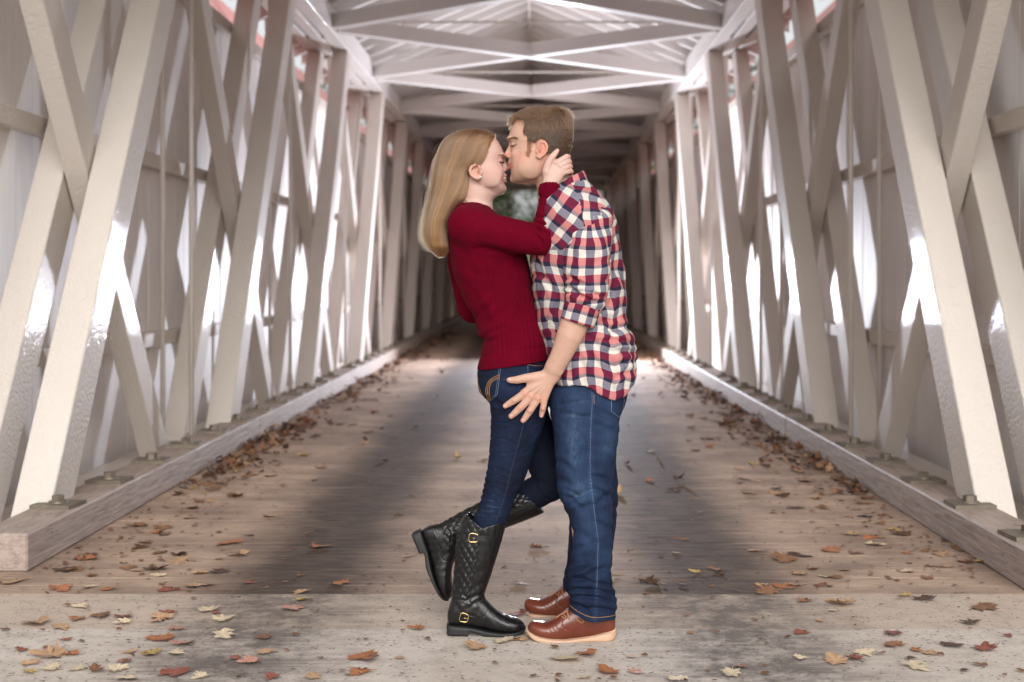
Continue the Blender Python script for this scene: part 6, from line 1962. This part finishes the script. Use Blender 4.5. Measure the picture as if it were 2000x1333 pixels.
Lp = [  # x, y, width in the doubled pictures of the lower left and lower right, colour, shape
    ('L', 55, 175, 125, 'tan', 3), ('L', 240, 205, 100, 'orange', 4), ('L', 350, 192, 72, 'cream', 2), ('L', 425, 205, 65, 'orange', 3), ('L', 668, 207, 95, 'rust red', 3), ('L', 775, 190, 120, 'tan', 5), ('L', 700, 95, 105, 'tan', 1), ('L', 700, 72, 75, 'dark brown', 9), ('L', 620, 62, 62, 'brown', 4), ('L', 880, 27, 125, 'orange', 3),
    ('L', 570, 22, 62, 'brown', 2), ('L', 620, 150, 62, 'cream', 1), ('L', 530, 132, 62, 'tan', 1), ('L', 785, 142, 75, 'tan', 4), ('L', 855, 137, 85, 'dark brown', 3), ('L', 965, 180, 62, 'rust red', 3), ('L', 1250, 37, 105, 'orange', 3), ('L', 1335, 182, 95, 'orange', 2), ('L', 1180, 216, 72, 'tan', 0), ('L', 1187, 246, 55, 'yellow', 2),
    ('L', 1145, 280, 112, 'pinkish', 1), ('L', 320, 276, 72, 'cream', 3), ('L', 810, 287, 92, 'cream', 1), ('L', 845, 300, 40, 'rust red', 0), ('L', 875, 323, 85, 'cream', 2), ('L', 660, 300, 82, 'rust red', 1), ('L', 620, 322, 112, 'tan', 3), ('L', 390, 312, 92, 'brown', 3), ('L', 480, 316, 80, 'rust red', 2), ('L', 480, 341, 66, 'cream', 4),
    ('L', 300, 323, 72, 'orange', 2), ('L', 130, 341, 112, 'tan', 4), ('L', 20, 365, 52, 'brown', 3), ('L', 240, 356, 82, 'tan', 0), ('L', 690, 360, 76, 'pinkish', 1), ('L', 870, 386, 96, 'cream', 1), ('L', 630, 401, 112, 'orange', 3), ('L', 720, 419, 96, 'pinkish', 2), ('L', 260, 404, 46, 'orange', 1), ('L', 80, 446, 56, 'rust red', 1),
    ('L', 190, 466, 122, 'tan', 2), ('L', 275, 459, 72, 'orange', 3), ('L', 120, 496, 72, 'tan', 1), ('L', 115, 531, 56, 'yellow', 2), ('L', 190, 516, 92, 'cream', 2), ('L', 300, 519, 76, 'cream', 3), ('L', 375, 526, 82, 'brown', 5), ('L', 465, 521, 102, 'cream', 1), ('L', 510, 453, 56, 'tan', 6), ('L', 600, 456, 102, 'yellow', 1),
    ('L', 690, 456, 92, 'cream', 1), ('L', 480, 489, 62, 'pinkish', 0), ('L', 680, 539, 145, 'rust red', 2), ('L', 785, 551, 72, 'cream', 2), ('L', 500, 556, 92, 'cream', 0), ('L', 1040, 453, 76, 'tan', 3), ('L', 975, 491, 82, 'pinkish', 2), ('L', 920, 476, 62, 'rust red', 1), ('L', 1030, 396, 62, 'brown', 0), ('L', 1065, 553, 66, 'rust red', 2),
    ('L', 1225, 549, 82, 'tan', 1), ('L', 1425, 479, 142, 'orange', 3), ('L', 1410, 531, 98, 'orange', 3), ('L', 1560, 476, 46, 'tan', 1), ('L', 1625, 361, 62, 'orange', 2), ('L', 1850, 436, 98, 'tan', 1), ('L', 1960, 407, 92, 'cream', 2), ('L', 190, 437, 50, 'brown', 2), ('L', 355, 153, 60, 'brown', 1), ('L', 345, 75, 60, 'dark brown', 4), ('L', 850, 87, 46, 'tan', 1), ('L', 60, 10, 60, 'tan', 1),
    ('R', 30, 403, 76, 'tan', 3), ('R', 210, 479, 126, 'cream', 6), ('R', 285, 461, 96, 'orange', 4), ('R', 465, 471, 52, 'tan', 1), ('R', 370, 529, 102, 'orange', 3), ('R', 490, 531, 76, 'pinkish', 2), ('R', 285, 551, 62, 'cream', 1), ('R', 640, 556, 92, 'cream', 2), ('R', 855, 541, 102, 'cream', 3), ('R', 895, 511, 62, 'rust red', 0),
    ('R', 1125, 479, 52, 'cream', 1), ('R', 1260, 486, 112, 'tan', 3), ('R', 1340, 479, 82, 'rust red', 2), ('R', 1380, 456, 82, 'cream', 0), ('R', 1485, 379, 92, 'rust red', 1), ('R', 1500, 426, 102, 'orange', 2), ('R', 1580, 446, 56, 'orange', 1), ('R', 1580, 511, 112, 'cream', 1), ('R', 1635, 456, 62, 'tan', 0), ('R', 1850, 438, 92, 'rust red', 2),
    ('R', 1940, 391, 42, 'rust red', 3), ('R', 1720, 426, 92, 'dark brown', 1), ('R', 1770, 526, 42, 'dark brown', 0), ('R', 1855, 281, 112, 'brown', 2), ('R', 1790, 336, 82, 'dark brown', 8), ('R', 1620, 246, 102, 'dark brown', 1), ('R', 1540, 231, 58, 'yellow', 3), ('R', 1280, 263, 112, 'tan', 2), ('R', 1150, 253, 72, 'orange', 3), ('R', 1255, 291, 42, 'cream', 0),
    ('R', 1130, 376, 62, 'rust red', 0), ('R', 700, 379, 30, 'orange', 4), ('R', 1200, 331, 36, 'tan', 2), ('R', 1000, 215, 112, 'brown', 3), ('R', 1060, 195, 90, 'orange', 2), ('R', 1110, 188, 82, 'tan', 3), ('R', 1200, 188, 62, 'rust red', 2), ('R', 1225, 156, 62, 'cream', 3), ('R', 1265, 158, 62, 'brown', 3), ('R', 1130, 146, 72, 'tan', 1),
    ('R', 800, 127, 72, 'brown', 2), ('R', 715, 136, 52, 'yellow', 3), ('R', 1060, 92, 122, 'brown', 1), ('R', 960, 56, 82, 'tan', 3), ('R', 1250, 52, 112, 'orange', 1), ('R', 1340, 62, 72, 'brown', 3), ('R', 1425, 31, 82, 'cream', 4), ('R', 1120, 72, 102, 'dark brown', 1), ('R', 1545, 136, 82, 'cream', 3), ('R', 1620, 161, 52, 'brown', 2),
    ('R', 1700, 116, 46, 'tan', 1), ('R', 1540, 63, 42, 'orange', 2), ('R', 100, 43, 72, 'brown', 2), ('R', 640, 63, 40, 'yellow', 0), ('R', 35, 181, 82, 'tan', 3), ('R', 405, 150, 46, 'yellow', 5), ('R', 540, 181, 92, 'dark brown', 2), ('R', 20, 306, 82, 'rust red', 3), ('R', 970, 187, 60, 'tan', 1), ('R', 1700, 12, 70, 'dark brown', 5),
    ('R', 1760, 50, 90, 'brown', 8), ('R', 1800, 78, 70, 'tan', 5), ('R', 1840, 100, 60, 'yellow', 4), ('R', 1735, 35, 70, 'yellow', 4), ('R', 1560, 478, 44, 'dark brown', 1), ('R', 1300, 130, 54, 'tan', 0), ('R', 660, 8, 60, 'brown', 1)]
def ground_z(y):
    return 0.006 if y < 5.5 else 0.003
rl = random.Random(9)
nl_ = np.random.RandomState(9)
placed = []
def put_leaf(x, y, size, colour, shape, z=None):
    me = SHAPES[shape + 10 if (shape < 6 and rl.random() < .5) else shape]
    o = bpy.data.objects.new('maple_leaf', me)
    COL.objects.link(o)
    o.material_slots[0].link = 'OBJECT'
    o.material_slots[0].material = M_LEAF[colour]
    o.location = (x, y, (ground_z(y) if z is None else z))
    o.rotation_euler = (rl.uniform(-.12, .12), rl.uniform(-.12, .12), rl.uniform(0, 6.28))
    o.scale = (size * rl.uniform(.9, 1.1), size, size * rl.uniform(.35, .65))
    o['category'] = 'leaf'
    o['group'] = 'fallen maple leaves'
    placed.append((o, colour))
    return o
for side, x, y, w, c, sh in Lp:
    u = x / 2 + (1000 if side == 'R' else 0); v = 1050 + y / 2
    Y = FPX * EYE / (v - VPY)
    put_leaf((u - VPX) * Y / FPX, Y, w / 2 * Y / FPX * 1.05, c, sh)
pal = ['brown', 'dark brown', 'tan', 'brown', 'dark brown', 'yellow', 'tan', 'brown', 'orange', 'dark brown', 'brown']
n0 = 0
while n0 < 150:                                              # leaves blown along the deck, thicker towards the kerbs
    y = 5.9 + rl.random()**1.5 * 12
    e = rl.random()
    x = XC + rl.choice((-1, 1)) * (1.95 - abs(rl.gauss(0, 0.38))) if e < 0.80 else XC + rl.uniform(-1.9, 1.9)
    if abs(x - XC) > 1.95:
        continue
    put_leaf(x, y, rl.uniform(.05, .115), rl.choice(pal), rl.choice((1, 2, 3, 3, 4, 4, 5, 8, 9)))
    n0 += 1
# drifts against the kerbs and litter too small to tell apart
for s, lab in ((-1, 'drift'), (1, 'drift')):
    for ci, cset in enumerate((('brown', 480), ('dark brown', 420), ('rust red', 40), ('tan', 110))):
        V_, F_, Ve = [], [], []
        for k in range(cset[1]):
            y = 8.0 + rl.random()**1.3 * 24
            # drifts come and go along the kerb
            den = 0.5 + 0.5 * math.sin(y * 1.9 + s * 1.2) * math.sin(y * 0.73 + s)
            if rl.random() > 0.25 + den:
                continue
            off = abs(rl.gauss(0, 0.11 + 0.12 * den))
            if rl.random() < .05:
                off = rl.uniform(0, 1.5)
            x = XC + s * (1.985 - off)
            sz = rl.uniform(.035, .085)
            vv, ff, ve = leaf_geo(nl_, rl.uniform(.1, .9), rl.uniform(0, .3))
            rot = Matrix.Rotation(rl.uniform(0, 6.28), 3, 'Z') @ Matrix.Rotation(rl.gauss(0, .45), 3, 'X')
            z = 0.004 + max(0, (0.10 - off) * 0.55) * rl.random() * den + sz * 0.12
            b = len(V_)
            for p in vv:
                q = rot @ Vector(p) * sz
                V_.append((min(max(x + q.x, XC - 2.005), XC + 2.005), y + q.y, max(z + q.z, 0.004)))
            F_ += [tuple(i + b for i in f) for f in ff]
            Ve += ve
        me = pydata('leaf_litter', V_, F_, True)
        a_ = me.attributes.new('vein', 'FLOAT', 'POINT'); a_.data.foreach_set('value', Ve)
        tag(link('leaf_litter', me, M_LEAF[cset[0]]), '%s dry leaves drifted along the foot of the %s kerb' % (cset[0], 'left' if s < 0 else 'right'), 'leaf litter', None, 'stuff')
# crumbs of leaf and grit on the road and threshold
V_, F_ = [], []
for k in range(1500):
    y = rl.uniform(3.6, 9.0); x = XC + rl.uniform(-2.3, 2.3) * (1 if y > 5.5 else 1.3)
    if y > 5.5 and abs(x - XC) > 1.98: continue
    s_ = rl.uniform(.0025, .009); a = rl.uniform(0, 6.28); b = len(V_)
    for q in range(4):
        V_.append((x + s_ * math.cos(a + q * 1.57) * (1.6 if q % 2 else .7), y + s_ * math.sin(a + q * 1.57) * (1.6 if q % 2 else .7), ground_z(y) + .001 + rl.uniform(0, .004)))
    F_.append((b, b + 1, b + 2, b + 3))
me = pydata('leaf_crumbs', V_, F_)
a_ = me.attributes.new('vein', 'FLOAT', 'POINT'); a_.data.foreach_set('value', [0.0] * len(V_))
tag(link('leaf_crumbs', me, M_LEAF['dark brown']), 'dark crumbs of leaf and grit on the deck and concrete', 'grit', None, 'stuff')
V_, F_ = [], []
for k in range(2600):                                     # broken bits, thickest along the kerbs
    y = 4.0 + rl.random()**1.4 * 16
    x = XC + rl.choice((-1, 1)) * (1.98 - abs(rl.gauss(0, .28))) if (rl.random() < .65 and y > 5.9) else XC + rl.uniform(-1.95, 1.95) * (1 if y > 5.5 else 1.3)
    if (y > 5.5 and abs(x - XC) > 1.985) or (y < 5.5 and rl.random() < .7): continue
    s_ = rl.uniform(.006, .020); a = rl.uniform(0, 6.28); b = len(V_); n_k = rl.choice((4, 5, 6))
    for q in range(n_k):
        r_ = s_ * rl.uniform(.35, 1.2)
        V_.append((x + r_ * math.cos(a + q * 6.283 / n_k), y + r_ * math.sin(a + q * 6.283 / n_k), ground_z(y) + rl.uniform(0, .006)))
    F_.append(tuple(range(b, b + n_k)))
me = pydata('leaf_fragments', V_, F_)
a_ = me.attributes.new('vein', 'FLOAT', 'POINT'); a_.data.foreach_set('value', [0.0] * len(V_))
tag(link('leaf_fragments', me, M_LEAF['brown']), 'broken brown bits of leaf scattered over the deck and along the kerbs', 'leaf litter', None, 'stuff')
# labels: colour and where it lies, counted from the left among its like
zones = {}
for o, c in placed:
    x, y = o.location.x, o.location.y
    u = VPX + FPX * x / y
    third = 'left' if u < 667 else ('middle' if u < 1333 else 'right')
    if y < 4.955:
        band = 'front concrete' if y < 4.45 else 'rough concrete'
    elif y < 5.5:
        band = 'smooth threshold'
    elif y < 6.6:
        band = 'first deck planks'
    elif y < 8.5:
        band = 'deck beyond the couple'
    elif y < 11.5:
        band = 'deeper deck'
    else:
        band = 'far dim deck'
    where = {'left': 'left side', 'middle': 'near the couple', 'right': 'right side'}[third]
    zones.setdefault((c, band, where), []).append((u, o))
ords = ['leftmost', 'second from left', 'third from left', 'fourth from left', 'fifth from left', 'sixth from left', 'seventh from left', 'eighth from left', 'ninth from left', 'tenth from left', 'eleventh from left', 'twelfth from left', 'thirteenth from left', 'fourteenth from left', 'fifteenth from left', 'sixteenth from left', 'seventeenth from left', 'eighteenth from left', 'nineteenth from left', 'twentieth from left']
for (c, band, where), lst in zones.items():
    lst.sort(key=lambda q: q[0])
    for i, (u, o) in enumerate(lst):
        if len(lst) == 1:
            o['label'] = '%s maple leaf on the %s, %s' % (c, band, where)
        else:
            o['label'] = '%s of %s leaves on the %s, %s' % (ords[min(i, 19)], c, band, where)
